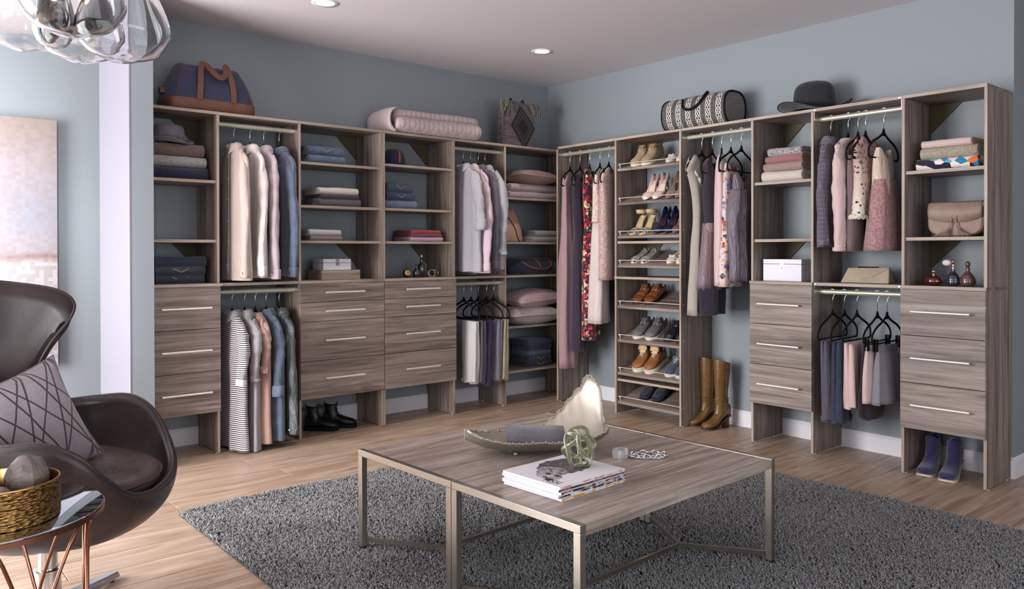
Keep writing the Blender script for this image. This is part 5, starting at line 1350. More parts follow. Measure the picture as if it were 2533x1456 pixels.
for i, y in enumerate((-1.612, -1.700)):
    t = on_shelf('high_heel_pump', y, 1.604, ('left', 'right')[i]+' taupe suede pump with a fringed tassel', TS, L=.205, lace=plain(rgb(64, 52, 48), .5), group=G, yaw=2)
    m = MB()
    for k in range(9): m.tube(curve_pts([(.135, -.022+.0055*k, .055), (.148, -.028+.007*k, .056), (.160, -.026+.0065*k, .040)], 3), .0032, 5)
    m.tube([(.134, -.026, .054), (.132, 0, .060), (.134, .026, .054)], .004, 6)
    m.build('tassel', TS, t, True)
NU = leather(rgb(196, 168, 136), .45, .1, .2)
for i, y in enumerate((-1.265, -1.36)):
    on_shelf('high_heel_sandal', y, 1.352, ('left', 'right')[i]+' nude ankle-strap sandal with zebra toe straps', NU, L=.205, mat2=LIN(206, 200, 192, 'fine_stripes', rgb(40, 34, 34), scale=.7), sole=plain(rgb(206, 178, 140), .5), group=G, yaw=3)
NVL = leather(rgb(24, 27, 56), .2, .05, .15)
for i, y in enumerate((-1.50, -1.592)):
    on_shelf('high_heel_pump', y, 1.352, ('left', 'right')[i]+' glossy navy pump on the third shoe shelf', NVL, L=.205, lace=metal(rgb(150, 120, 130), .35), group=G, yaw=3)
for i, y in enumerate((-1.668, -1.722)):
    on_shelf('high_heel_pump', y, 1.352, ('left', 'right')[i]+' mauve toe, tan pump half hidden at the right of the third shoe shelf', leather(rgb(96, 74, 82), .4, .05, .1), L=.205, lace=plain(rgb(196, 160, 108), .5), group=G, yaw=2) if i == 0 else None
ZB = LIN(200, 194, 188, 'fine_stripes', rgb(34, 30, 34), scale=.45)
for i, y in enumerate((-1.27, -1.365)):
    on_shelf('ballet_flat', y, 1.133, ('left', 'right')[i]+' black and white striped flat below the sandals', ZB, L=.225, group=G, yaw=8)
for i, y in enumerate((-1.605, -1.692)):
    on_shelf('ballet_flat', y, 1.133, ('left', 'right')[i]+' blush flat with a white bow below the navy pumps', leather(rgb(214, 200, 190), .4, .1, .1), L=.225, mat2=plain(rgb(232, 230, 228), .5), group=G, yaw=4)
BR = leather(rgb(124, 74, 44), .35, .2, .4); BR2 = leather(rgb(110, 58, 32), .3, .2, .3)
for i, y in enumerate((-1.30, -1.412)):
    on_shelf('lace_up_shoe', y, .824, ('left', 'right')[i]+' cognac leather wingtip alone on its shelf', BR, L=.27, mat2=BR2, group=G, yaw=10, lace=plain(rgb(70, 40, 26), .7), sole=plain(rgb(60, 34, 24), .4))
GR = leather(rgb(96, 94, 94), .6, .1, .2)
for i, y in enumerate((-1.30, -1.422)):
    on_shelf('lace_up_shoe', y, .568, ('left', 'right')[i]+' grey suede derby with a white sole', GR, L=.27, group=G, yaw=10, lace=plain(rgb(60, 62, 72), .8), sole=plain(rgb(214, 210, 200), .5))
BK = leather(rgb(32, 32, 36), .3, .15, .3)
for i, y in enumerate((-1.595, -1.700)):
    on_shelf('lace_up_shoe', y, .568, ('left', 'right')[i]+' black leather lace-up shoe right of the grey derbies', BK, L=.265, group=G, yaw=6, lace=M_BLACK)
TN = leather(rgb(134, 84, 50), .45, .2, .25)
for i, y in enumerate((-1.30, -1.415)):
    on_shelf('sneaker', y, .318, ('left', 'right')[i]+' tan leather high-top sneaker with turned-down tongue', TN, L=.26, group=G, yaw=8, mat2=leather(rgb(198, 160, 120), .6, .1, .2), lace=plain(rgb(226, 220, 210), .7), sole=plain(rgb(216, 206, 186), .5))
DB = LIN(62, 72, 92, 'plain')
for i, y in enumerate((-1.600, -1.695)):
    on_shelf('canvas_boat_shoe', y, .318, ('left', 'right')[i]+' slate blue canvas lace-up with white laces', DB, L=.255, group=G, yaw=4, lace=plain(rgb(206, 206, 206), .7), sole=plain(rgb(206, 206, 202), .5))
MC = LIN(28, 32, 50, 'plain')
for i, y in enumerate((-1.345, -1.465)):
    on_shelf('moccasin', y, .098, ('left', 'right')[i]+' navy moccasin on the lowest slanted shelf', MC, L=.255, group=G, yaw=10, lace=plain(rgb(120, 116, 120), .6), sole=plain(rgb(22, 24, 36), .6), vt=.29)
# boots on the floor
TB = leather(rgb(104, 76, 42), .24, .25, .3)
for i, (x, y, lb) in enumerate(((-.045, -1.815, 'left tan leather knee-high boot, partly behind its partner'), (-.078, -1.955, 'right tan leather knee-high boot, the one in front'))):
    shoe('knee_boot', (x-.0, y, 0), (0, 0, radians(166)), lb, TB, sole=plain(rgb(48, 34, 24), .5), cat='boot', group='tan knee-high boots', L=.235)
for i, (x, y, lb) in enumerate(((-2.375, -.10, 'left black chelsea boot under the drawer tower'), (-2.262, -.095, 'right black chelsea boot under the drawer tower'))):
    shoe('chelsea_boot', (x-(.03 if i == 0 else 0), y, 0), (0, 0, radians(-42)), lb, leather(rgb(20, 20, 24), .3, .1, .3), cat='boot', group='black chelsea boots', L=.235, sole=M_BLACK)
NS = cloth(rgb(44, 38, 86), 'mottle', rgb(34, 28, 68), sheen=.6)
for i, (x, y, lb) in enumerate(((-.115, -3.355, 'left navy suede ankle boot under the right-end tower'), (-.135, -3.475, 'right navy suede ankle boot under the right-end tower'))):
    shoe('ankle_boot', (x, y, 0), (0, 0, radians(184)), lb, NS, cat='boot', group='navy suede ankle boots', L=.225, sole=plain(rgb(206, 186, 168), .5), mat2=NS)
# ---------------------------------------------------------------- coffee tables and what stands on them
M_FRAME = metal(rgb(186, 178, 168), .3)
TZ = .425
@cached
def table_wood():
    n = NT('weathered_table_wood'); v1 = n.noise(n.coord((1.1, 20, 20), 13), 1, 6, .66, 1.8); v2 = n.noise(n.coord((3, 170, 170), 9), 1, 3, .6, .3)
    cross = n.noise(n.coord((140, 8, 8), 9), 1, 2, .6)
    c = n.ramp(v1, [(.30, rgb(104, 90, 82)), (.42, rgb(142, 126, 116)), (.55, rgb(166, 152, 143)), (.70, rgb(190, 178, 170))])
    c = n.mix(.7, c, n.ramp(v2, [(.36, (.72, .70, .69, 1)), (.52, (1, 1, 1, 1))]), 'MULTIPLY')
    c = n.mix(.35, c, n.ramp(cross, [(.42, (.8, .8, .8, 1)), (.55, (1.06, 1.06, 1.06, 1))]), 'MULTIPLY')
    n.base(c).set(Roughness=.42); n.bump(n.math('ADD', v2, cross), .15, .002); return n.m
ROT = radians(2.2)
def coffee_table(cx, cy, label):
    t = thing('coffee_table', label, 'table', (cx, cy, .024), ROT, 'pair of coffee tables pushed together')
    X, Y_ = .560, .3095; z = TZ-.024; b = .0125
    MB().box(-X+.026, X-.026, -Y_+.002, Y_-.002, z-.036, z-.001).build('table_top', table_wood(), t, bevel=.001)
    for s in (-1, 1):
        xo = s*(X-.0125)
        MB().box(xo-.0125, xo+.0125, -Y_+.0005, Y_-.0005, z-.026, z).build('end_rail', M_FRAME, t, bevel=.0015)
        for q in (-1, 1):
            yo = q*(Y_-.0150)
            l = MB().box(xo-.0125, xo+.0125, yo-.0145, yo+.0145, .004, z-.026).build('leg', M_FRAME, t, bevel=.0015)
            MB().box(xo-.013, xo+.013, yo-.015, yo+.015, 0, .004).build('foot_pad', M_BLACK, l)
        hub = (s*(X-.20), 0)
        for q in (-1, 1):
            yo = q*(Y_-.03); p0 = Vector((xo-s*.012, yo, .030)); p1 = Vector((hub[0], 0, .030)); d = (p1-p0).normalized(); nrm = Vector((-d.y, d.x, 0))*.005
            m = MB(); hz = Vector((0, 0, .008))
            m.add([p0-nrm-hz, p0+nrm-hz, p0+nrm+hz, p0-nrm+hz, p1-nrm-hz, p1+nrm-hz, p1+nrm+hz, p1-nrm+hz], [(3, 2, 1, 0), (4, 5, 6, 7), (0, 1, 5, 4), (1, 2, 6, 5), (2, 3, 7, 6), (3, 0, 4, 7)])
            m.build('stretcher', M_FRAME, t)
    MB().box(-(X-.20), X-.20, -.005, .005, .022, .038).build('centre_bar', M_FRAME, t)
    return t
TC = Vector((-2.645, -2.925, 0))
def on_table(dx, dy): return (TC.x+dx*cos(ROT)-dy*sin(ROT), TC.y+dx*sin(ROT)+dy*cos(ROT))
a = on_table(0, .3105); coffee_table(a[0], a[1], 'coffee table on the closet side, under most of the silver leaf dish')
a = on_table(0, -.3105); coffee_table(a[0], a[1], 'coffee table on the near side, carrying the magazines')
# leaf dish
t = thing('leaf_dish', 'large silver leaf-shaped metal dish with scalloped beaded rim', 'dish', (-2.705, -2.845, TZ), radians(-32))
SM = metal(rgb(186, 180, 168), .48)
NS_, NT_ = 46, 22
def leaf(s, q):
    w = .135*(max(0, 1-abs(s)**(2.4 if s < 0 or q < 0 else 5)))**.55
    x = s*.295; y = q*w + .02*s*q
    rise = (.050 if q > 0 else .060)*abs(q)**2.2*(1-.3*abs(s)) + .055*abs(s)**3
    pk = exp(-((s-.88)/(.46 if s < .88 else .16))**2)*max(0, q+.35)**1.6*.10*(1+.06*sin(s*47)*max(0, q)**4) + .035*exp(-((s-.9)/.10)**2)*max(0, q)**3
    y += pk*.25
    scal = (.0022*sin(s*70+q*2) if abs(q) > .97 else 0)+.004*nz(s*5, q*5, 2)
    return (x, y*(1 if q < 0 else 1.15), .012+rise+pk+scal)
g = [[leaf(-.985+1.97*i/NS_, -1+2*j/NT_) for j in range(NT_+1)] for i in range(NS_+1)]
MB().rings(g, False, False, closed=False).build('dish', SM, t, True, solid=.003)
rim = [g[i][NT_] for i in range(NS_+1)]+[g[NS_][j] for j in range(NT_-1, 0, -1)]+[g[i][0] for i in range(NS_, -1, -1)]+[g[0][j] for j in range(1, NT_)]
m = MB()
for i in range(0, len(rim)):
    p, q = Vector(rim[i]), Vector(rim[(i+1) % len(rim)]); k = max(1, int((q-p).length/.007))
    for j in range(k):
        c = p+(q-p)*(j/k); m.ball((c.x, c.y, c.z+.0015*sin(i*2.3+j)), .0036+.001*sin(i*1.7+j*2), 6, 4)
o = m.build('beaded_rim', SM, t, True); o['kind'] = 'stuff'
for x, y in ((-.09, -.03), (.11, -.03), (0, .05)): MB().lathe([(.009, .0), (.010, .005), (.006, .0135)], (x, y, 0), 12).build('foot', SM, t, True)
# suede clutch on the dish
t = thing('suede_clutch', 'grey suede fold-over clutch lying in the silver dish', 'bag', (-2.688, -2.815, TZ+.034), 0); t.rotation_euler = (radians(20), radians(2), radians(-37))
SG = LIN(104, 102, 112, 'mottle', rgb(92, 90, 100))
rr = []
for x, k in ((-.114, .86), (-.118, .95), (-.112, 1), (.112, 1), (.118, .95), (.114, .86)):
    rr.append([(x, .058*k*math.copysign(abs(cos(a))**.35, cos(a)), .022+.022*k*math.copysign(abs(sin(a))**.45, sin(a))) for a in [2*pi*q/30 for q in range(30)]])
MB().rings(rr).build('clutch_body', SG, t, True, angle=60)
MB().rings([[(x, y, z) for x in (-.119, -.06, 0, .06, .119)] for y, z in ((.058, .022), (.050, .045), (0, .049), (-.045, .046), (-.060, .024), (-.061, .016))], False, False, closed=False).build('flap', SG, t, True, solid=.004)
MB().box(-.112, .112, -.064, -.058, .010, .017).build('zip', plain(rgb(72, 56, 62), .4), t)
MB().tube(curve_pts([(-.108, -.066, .014), (-.112, -.070, .004), (-.100, -.068, -.004)], 4), .002, 6).build('zip_pull', M_CHROME, t, True)
# magazines
PAGE = paint(rgb(232, 230, 234), .6)
@cached
def portrait():
    n = NT('magazine_cover'); s = n.sep(n.coord((1, 1, 1)))
    def ell(cx, cy, rx, ry, wob=0.0):
        dx = n.math('DIVIDE', n.math('SUBTRACT', s[0], cx), rx); dy = n.math('DIVIDE', n.math('SUBTRACT', s[1], cy), ry)
        r = n.math('SQRT', n.math('ADD', n.math('MULTIPLY', dx, dx), n.math('MULTIPLY', dy, dy)))
        if wob: r = n.math('ADD', r, n.math('MULTIPLY', n.math('SUBTRACT', n.noise(n.coord((1, 1, 1)), 26, 3), .5), wob))
        return n.math('LESS_THAN', r, 1.0)
    w = n.noise(n.coord((1, 1, 1)), 55, 5, .7, .8)
    hairc = n.ramp(w, [(.35, rgb(44, 40, 44)), (.55, rgb(98, 94, 98)), (.7, rgb(150, 148, 150))])
    c = n.mix(ell(.035, .03, .115, .085, .5), rgb(226, 222, 228), hairc)
    c = n.mix(ell(-.045, .015, .05, .06, .7), c, n.ramp(w, [(.4, rgb(84, 80, 84)), (.6, rgb(176, 172, 176))]))
    c = n.mix(ell(-.095, -.020, .036, .052, .15), c, n.ramp(w, [(.35, rgb(120, 116, 120)), (.6, rgb(206, 202, 206))]))
    for (x, y, rx, ry) in ((-.082, -.002, .006, .014), (-.080, -.040, .006, .014), (-.072, -.002, .004, .018), (-.070, -.040, .004, .018), (-.115, -.022, .006, .013), (-.125, -.05, .012, .018)):
        c = n.mix(ell(x, y, rx, ry), c, rgb(52, 48, 54))
    n.base(c).set(Roughness=.35); return n.m
def magazine(i, z, th, label, edge, dx=0, dy=0, rz=0, w=.325, d=.275):
    t = thing('magazine', label, 'magazine', (-2.916+dx, -3.222+dy, z), ROT+radians(rz), 'stacked magazines')
    MB().box(-w/2, w/2, -d/2, d/2, .0008, th-.0008).build('pages', PAGE, t)
    cov = MB().box(-w/2-.001, w/2+.001, -d/2-.001, d/2+.001, th-.0008, th).box(-w/2-.001, w/2+.001, -d/2-.001, d/2+.001, 0, .0008)
    cov.build('cover', PAGE if i < 4 else portrait(), t)
    MB().box(-w/2-.0014, -w/2, -d/2, d/2, 0, th).build('spine', PAGE, t, bevel=.0005)
    if edge: MB().box(-w/2, w/2, -d/2-.0016, -d/2-.0004, .0012, th-.0014).build('printed_spine', edge, t)
    return t
@cached
def printed(a, b, c_):
    n = NT('printed_edge'); v = n.noise(n.coord((34, 10, 160)), 1, 2, .5)
    n.base(n.ramp(v, [(0, a), (.45, b), (.55, c_)], 'CONSTANT')).set(Roughness=.5); return n.m
z = TZ
MG_ = [(.0095, 'bottom magazine of the stack with a yellow edge', printed(rgb(196, 140, 30), rgb(206, 152, 40), rgb(206, 206, 206)), .004, 0, 1.0),
       (.011, 'second magazine from the bottom of the stack', printed(rgb(214, 214, 220), rgb(150, 150, 156), rgb(40, 42, 50)), -.002, .002, -.6),
       (.0095, 'third magazine of the stack with a dark printed edge', printed(rgb(34, 34, 44), rgb(96, 60, 66), rgb(180, 180, 186)), .003, -.002, .4),
       (.0085, 'second magazine from the top of the stack', printed(rgb(40, 36, 42), rgb(60, 60, 70), rgb(140, 96, 90)), -.003, .001, -.3),
       (.0085, 'top magazine with a black and white portrait cover', printed(rgb(226, 222, 226), rgb(226, 222, 226), rgb(190, 140, 130)), 0, 0, .2)]
for i, (th, lb, ed, dx, dy, rz) in enumerate(MG_):
    last = magazine(i, z, th, lb, ed, dx, dy, rz); z += th+.0003
ZMAG = z
# cover lettering (title, partly hidden behind the head)
cu = bpy.data.curves.new('cover_lettering', 'FONT'); cu.body = 'NSH'; cu.size = .052; cu.extrude = .0002; cu.space_character = 1.15
_o = bpy.data.objects.new('tmp_text', cu); COL.objects.link(_o); bpy.context.view_layer.update()
me = bpy.data.meshes.new_from_object(_o.evaluated_get(bpy.context.evaluated_depsgraph_get())); bpy.data.objects.remove(_o)
me.materials.append(plain(rgb(44, 42, 48), .5)); o = bpy.data.objects.new('cover_lettering', me); COL.objects.link(o); o.parent = last
o.location = (-.150, -.040, .0088); o.rotation_euler = (0, 0, radians(-90)); o.scale = (.62, 1, 1)
# glass knot
t = thing('glass_knot', 'olive green glass knot sculpture on the magazines', 'sculpture', (-2.855, -3.235, ZMAG), 0)
GK = NT('olive_glass'); GK.base(rgb(150, 154, 112)).set(Roughness=.04, Transmission_Weight=.65, IOR=1.4); GK = GK.m
R0 = .056; zc = .0702
def loop(ax, ay, az, r, wob, ph, name='glass_loop'):
    M = Matrix.Rotation(radians(ax), 4, 'X') @ Matrix.Rotation(radians(ay), 4, 'Y') @ Matrix.Rotation(radians(az), 4, 'Z')
    pts = []
    for k in range(56):
        a = 2*pi*k/56; rr_ = r*(1+wob*sin(2*a+ph)); p = M @ Vector((rr_*cos(a), rr_*sin(a), .010*sin(3*a+ph)))
        pts.append((p.x, p.y, max(p.z, -.062)+zc))
    MB().tube(pts, .0078, 12, closed=True).build(name, GK, t, True)
loop(80, 0, 40, .066, .04, 0); loop(50, 55, 10, .063, .05, 1); loop(5, 62, 0, .061, .06, 2); loop(-50, 10, 60, .057, .08, 3)
# bracelet of chain links with a clear acrylic cuff
SV = metal(rgb(222, 222, 224), .15)
t = thing('chain_bracelet', 'silver chain link bracelet on the coffee table', 'bracelet', (-2.420, -3.185, TZ), radians(-38))
for k in range(18):
    a = 2*pi*k/18; c = Vector((.070*cos(a), .036*sin(a), .009)); tan = Vector((-.070*sin(a), .036*cos(a), 0)).normalized(); up = Vector((0, 0, 1)) if k % 2 else Vector((0, 0, 1)).cross(tan)
    n_ = (Vector((0, 0, 1)).cross(tan)) if k % 2 == 0 else Vector((0, 0, 1))
    n_ = n_*.8+Vector((0, 0, .35))
    pts = [c+tan*(.0130*cos(b))+n_*(.0080*sin(b)) for b in [2*pi*j/14 for j in range(14)]]
    MB().tube([(p.x, p.y, max(.003, p.z)) for p in pts], .0030, 8, closed=True).build('chain_link', SV, t, True)
t = thing('crystal_cuff', 'clear ribbed crystal ring left of the chain bracelet', 'bracelet', (-2.510, -3.120, TZ), radians(10))
CRY = NT('crystal'); CRY.base(rgb(232, 234, 236)).set(Roughness=.03, Transmission_Weight=.75, IOR=1.45); CRY = CRY.m
rr = []
for k in range(48):
    a = 2*pi*k/48; b = .0035 if k % 2 else -.001
    rr.append([((.030+b)*cos(a), (.024+b)*sin(a), .0), ((.033+b)*cos(a), (.027+b)*sin(a), .016), ((.030+b)*cos(a), (.024+b)*sin(a), .034), (.025*cos(a), .020*sin(a), .033), (.025*cos(a), .020*sin(a), .001)])
rr.append(rr[0]); MB().rings(rr, False, False).build('ring', CRY, t, False)

# ---------------------------------------------------------------- shag rug
import numpy as np
RX0, RX1, RY0, RY1 = -3.655, -.925, -4.98, -1.365
t = thing('shag_rug', 'dark grey shag rug under the coffee tables', 'rug', ((RX0+RX1)/2, (RY0+RY1)/2, 0))
cx, cy = (RX0+RX1)/2, (RY0+RY1)/2
MB().box(RX0-cx+.01, RX1-cx-.01, RY0-cy+.01, RY1-cy-.01, .0005, .008).build('rug_backing', plain(rgb(44, 44, 46), .95), t)
rs = np.random.RandomState(3); NTUFT = 205000
px = rs.uniform(RX0-cx+.008, RX1-cx-.008, NTUFT); py = rs.uniform(RY0-cy+.008, RY1-cy-.008, NTUFT)
sw = np.sin(px*7.3+2*np.sin(py*4.1))+np.cos(py*9.1+1.7*np.sin(px*5.3)); ang = rs.uniform(0, 2*pi, NTUFT)*.75+sw*1.3
ln = rs.uniform(.005, .018, NTUFT); hh = rs.uniform(.017, .026, NTUFT)*(1+.08*sw); rad = rs.uniform(.0021, .0034, NTUFT); a0 = rs.uniform(0, 2*pi, NTUFT)
V = np.zeros((NTUFT, 9, 3)); dx = np.cos(ang)*ln; dy = np.sin(ang)*ln
for k in range(3):
    A = a0+k*2*pi/3
    V[:, k, 0] = px+rad*.8*np.cos(A); V[:, k, 1] = py+rad*.8*np.sin(A); V[:, k, 2] = .006
    V[:, 3+k, 0] = px+dx*.45+rad*1.15*np.cos(A+.5); V[:, 3+k, 1] = py+dy*.45+rad*1.15*np.sin(A+.5); V[:, 3+k, 2] = .006+hh*.62
    V[:, 6+k, 0] = px+dx+rad*.75*np.cos(A+1.0); V[:, 6+k, 1] = py+dy+rad*.75*np.sin(A+1.0); V[:, 6+k, 2] = .006+hh*(.92+.10*np.cos(A))
base = (np.arange(NTUFT)*9)[:, None]
fq = []
for r_ in (0, 3):
    for k in range(3):
        k2 = (k+1) % 3; fq.append([r_+k, r_+k2, r_+3+k2, r_+3+k])
F4 = (base[:, None, :]+np.array(fq)[None]).reshape(-1); F3 = (base[:, None, :]+np.array([[6, 7, 8]])[None]).reshape(-1)
me = bpy.data.meshes.new('pile'); me.vertices.add(NTUFT*9); me.vertices.foreach_set('co', V.reshape(-1))
n4, n3 = NTUFT*6, NTUFT
me.loops.add(n4*4+n3*3); me.loops.foreach_set('vertex_index', np.concatenate([F4, F3]).astype(np.int32))
me.polygons.add(n4+n3); ls = np.concatenate([np.arange(n4)*4, n4*4+np.arange(n3)*3]).astype(np.int32)
me.polygons.foreach_set('loop_start', ls); me.update(calc_edges=True)
me.polygons.foreach_set('use_smooth', np.ones(n4+n3, dtype=bool))
n = NT('rug_yarn'); g1 = n.noise(n.coord((1, 1, 0)), 130, 2, .6); g2 = n.noise(n.coord((1, 1, 0)), 5, 3)
n.base(n.mix(n.math('MULTIPLY', g2, .3), n.ramp(g1, [(.30, rgb(62, 62, 63)), (.5, rgb(114, 114, 115)), (.66, rgb(174, 173, 174))]), rgb(104, 104, 106))).set(Roughness=.9, Sheen_Weight=.3)
me.materials.append(n.m); o = bpy.data.objects.new('pile', me); COL.objects.link(o); o.parent = t; o['kind'] = 'stuff'

# ---------------------------------------------------------------- lounge chair
t = thing('egg_chair', 'dark brown leather egg lounge chair on a polished swivel base', 'armchair', (-4.325, -2.205, 0), radians(-30))
LE = leather(rgb(44, 33, 33), .34, .10, .5, .8); LC = leather(rgb(58, 45, 41), .27, .35, .8, 1.2)
RIMP = [(0, .37, 0, .455), (20, .36, .14, .46), (38, .33, .26, .49), (52, .285, .34, .56), (64, .225, .385, .64), (76, .14, .405, .683), (90, .03, .40, .682), (104, -.08, .355, .682), (116, -.135, .30, .73),
        (126, -.14, .275, .80), (136, -.10, .295, .90), (144, -.05, .33, .98), (151, -.035, .345, 1.045), (159, -.09, .33, 1.095), (167, -.22, .26, 1.125), (174, -.33, .14, 1.145), (180, -.375, 0, 1.15)]
tab = curve_pts([tuple(r) for r in RIMP], 5)
half = [(x, y, z) for _, x, y, z in tab]; hth = [a_ for a_, *_ in tab]
rim_all = half+[(x, -y, z) for x, y, z in half[-2:0:-1]]; th_all = hth+[-a_ for a_ in hth[-2:0:-1]]
NV_ = 26; grid = []
for (x, y, z), th_ in zip(rim_all, th_all):
    col = []; a_ = radians(th_); cs, sn_ = cos(a_), sin(a_)
    kk = .385 if cs > 0 else .385+.08*min(1, -cs*1.5); B1 = Vector((.24*cs, .27*sn_, .285)); B2 = Vector((kk*cs, (.44)*sn_, (.29+(z-.29)*.42))); A = Vector((.04*cs,  .04*sn_, .29)); C_ = Vector((x, y, z))
    for j in range(NV_+1):
        v = j/NV_; p = A*(1-v)**3+B1*3*v*(1-v)**2+B2*3*v*v*(1-v)+C_*v**3; col.append(tuple(p))
    grid.append(col)
outer = [[grid[i][j] for i in range(len(grid))] for j in range(NV_+1)]
MB().rings(outer, True, False).build('shell', LE, t, True, solid=.032)
MB().tube(rim_all, .0085, 8, closed=True).build('rim_piping', LE, t, True)
for k in (9, len(rim_all)-9): MB().tube([tuple(Vector(grid[k][j])*1.0+Vector((grid[k][j][0], grid[k][j][1], 0)).normalized()*.017) for j in range(2, NV_)], .0022, 5).build('seam', leather(rgb(36, 26, 26), .3, .1, .2), t, True)
# seat cushion
rr = []
for z, k in ((.460, .90), (.466, .97), (.483, 1.0), (.503, 1.0), (.520, .96), (.532, .85), (.540, .55), (.543, .1)):
    rr.append([((.345 if cos(a) > 0 else .25)*k*math.copysign(abs(cos(a))**.8, cos(a))+.0, .285*k*math.copysign(abs(sin(a))**.85, sin(a)), z-.028*max(0, cos(a))**2*(1 if cos(a) > 0 else 0)+.010*nz(cos(a)*2*k, sin(a)*2*k, 3)) for a in [2*pi*q/56 for q in range(56)]])
MB().rings(rr).build('seat_cushion', LC, t, True)
MB().tube([(p[0]*1.004, p[1]*1.004, p[2]) for p in rr[3]], .004, 6, closed=True).build('cushion_piping', LE, t, True)
MB().lathe([(.030, .14), (.030, .285)], n=24).build('column', M_CHROME, t, True, angle=40)
MB().lathe([(.040, .03), (.040, .172), (.043, .174), (.043, .182), (.036, .184)], n=28).build('column_sleeve', M_CHROME, t, True, angle=40)
for k in range(4):
    a = radians(45+90*k+28); d = Vector((cos(a), sin(a), 0)); nrm = Vector((-sin(a), cos(a), 0)); rr = []
    for q, w, z0, z1 in ((.02, .042, .03, .075), (.10, .038, .028, .06), (.30, .030, .014, .034), (.36, .026, .010, .028)):
        p = d*q; rr.append([p-nrm*w+Vector((0, 0, z0)), p+nrm*w+Vector((0, 0, z0)), p+nrm*w*.6+Vector((0, 0, z1)), p-nrm*w*.6+Vector((0, 0, z1))])
    f_ = MB().rings([[tuple(v) for v in r] for r in rr]).build('foot', metal(rgb(196, 198, 200), .16), t, bevel=.004)
    MB().lathe([(.014, 0), (.015, .012)], tuple(d*.33), 14).build('glide', M_BLACK, f_, True)
# patterned cushion on the chair
t = thing('throw_cushion', 'mauve linen throw cushion with brown diamond lines on the chair', 'cushion', (-4.385, -2.21, .655), 0)
n = NT('diamond_linen'); s = n.sep(n.coord((1, 1, 1))); wv = n.noise(n.coord((260, 14, 1)), 1, 3, .7); wh = n.noise(n.coord((14, 260, 1)), 1, 3, .7)
lin_ = n.mix(n.math('ADD', n.math('MULTIPLY', wv, .5), n.math('MULTIPLY', wh, .5)), rgb(92, 83, 90), rgb(158, 148, 152))
acc = None
for (kx, ky, wd) in ((7.2, 0, 0), ):
    pass
def fam(slope, period, off):
    q = n.math('ADD', n.math('MULTIPLY', s[0], slope), n.math('ADD', s[1], off)); fr = n.math('ABSOLUTE', n.math('SUBTRACT', n.math('FRACT', n.math('DIVIDE', n.math('ADD', q, 10.0), period)), .5))
    return n.math('LESS_THAN', fr, .030)
for sl_, pe, of in ((1.6, .17, 0), (-1.6, .17, .0), (3.2, .34, .0), (-3.2, .34, .0)):
    f = fam(sl_, pe, of); acc = f if acc is None else n.math('MAXIMUM', acc, f)
n.base(n.mix(acc, lin_, rgb(56, 43, 48))).set(Roughness=.9, Sheen_Weight=.2); n.bump(n.math('ADD', wv, wh), .5, .003)
CM = cushion_mesh(.38, .38, .12, 8).build('cushion_cover', n.m, t, True)
MB().tube([cushion_mesh(.38, .38, .12, 8).v[i] for i in ([i for i in range(19)]+[j*19+18 for j in range(1, 19)]+[18*19+i for i in range(17, -1, -1)]+[j*19 for j in range(17, 0, -1)])], .003, 6, closed=True).build('piping', LIN(104, 92, 100), t, True)
_n = Vector((cos(radians(-72))*cos(radians(18)), sin(radians(-72))*cos(radians(18)), sin(radians(18)))); _rt = Vector((0, 0, 1)).cross(_n).normalized(); _up = _n.cross(_rt)
t.rotation_euler = (Matrix(((_rt.x, _up.x, _n.x), (_rt.y, _up.y, _n.y), (_rt.z, _up.z, _n.z))).to_4x4() @ Matrix.Rotation(radians(17), 4, 'Z')).to_euler()

# ---------------------------------------------------------------- wire side table
t = thing('side_table', 'round mirror-topped side table with copper wire legs', 'table', (-4.576, -2.916, 0)); SR = .257; SZ = .60
MIR = metal(rgb(200, 206, 210), .02)
MB().lathe([(SR-.004, SZ-.006), (SR-.002, SZ-.004), (SR-.002, SZ-.001), (SR-.004, SZ)], n=72).build('mirror_top', MIR, t, True, angle=30)
COP = metal(rgb(136, 92, 76), .3)
MB().lathe([(SR-.006, SZ-.016), (SR+.001, SZ-.016), (SR+.001, SZ-.005), (SR-.006, SZ-.005)], n=72, cap0=False, cap1=False).build('rim', COP, t, True, angle=30)
for k in range(6):
    a = radians(60*k+20)
    MB().tube([((SR-.010)*cos(a), (SR-.010)*sin(a), SZ-.012), ((SR-.014)*cos(a), (SR-.014)*sin(a), .006)], .0045, 8).build('wire_leg', COP, t, True)
    for s in (-1, 1):
        pts = []
        for j in range(13):
            q = j/12; th = a+radians(6)*s+s*radians(46)*q**.9; r = (SR-.012)*(1-.62*q*(1-q)*1.0)
            pts.append((r*cos(th), r*sin(th), SZ-.012-(SZ-.018)*q))
        MB().tube(pts, .0045, 8).build('wire_leg', COP, t, True)
MB().tube([((SR-.013)*cos(b), (SR-.013)*sin(b), .006) for b in [2*pi*k/40 for k in range(40)]], .0045, 7, closed=True).build('base_ring', COP, t, True)
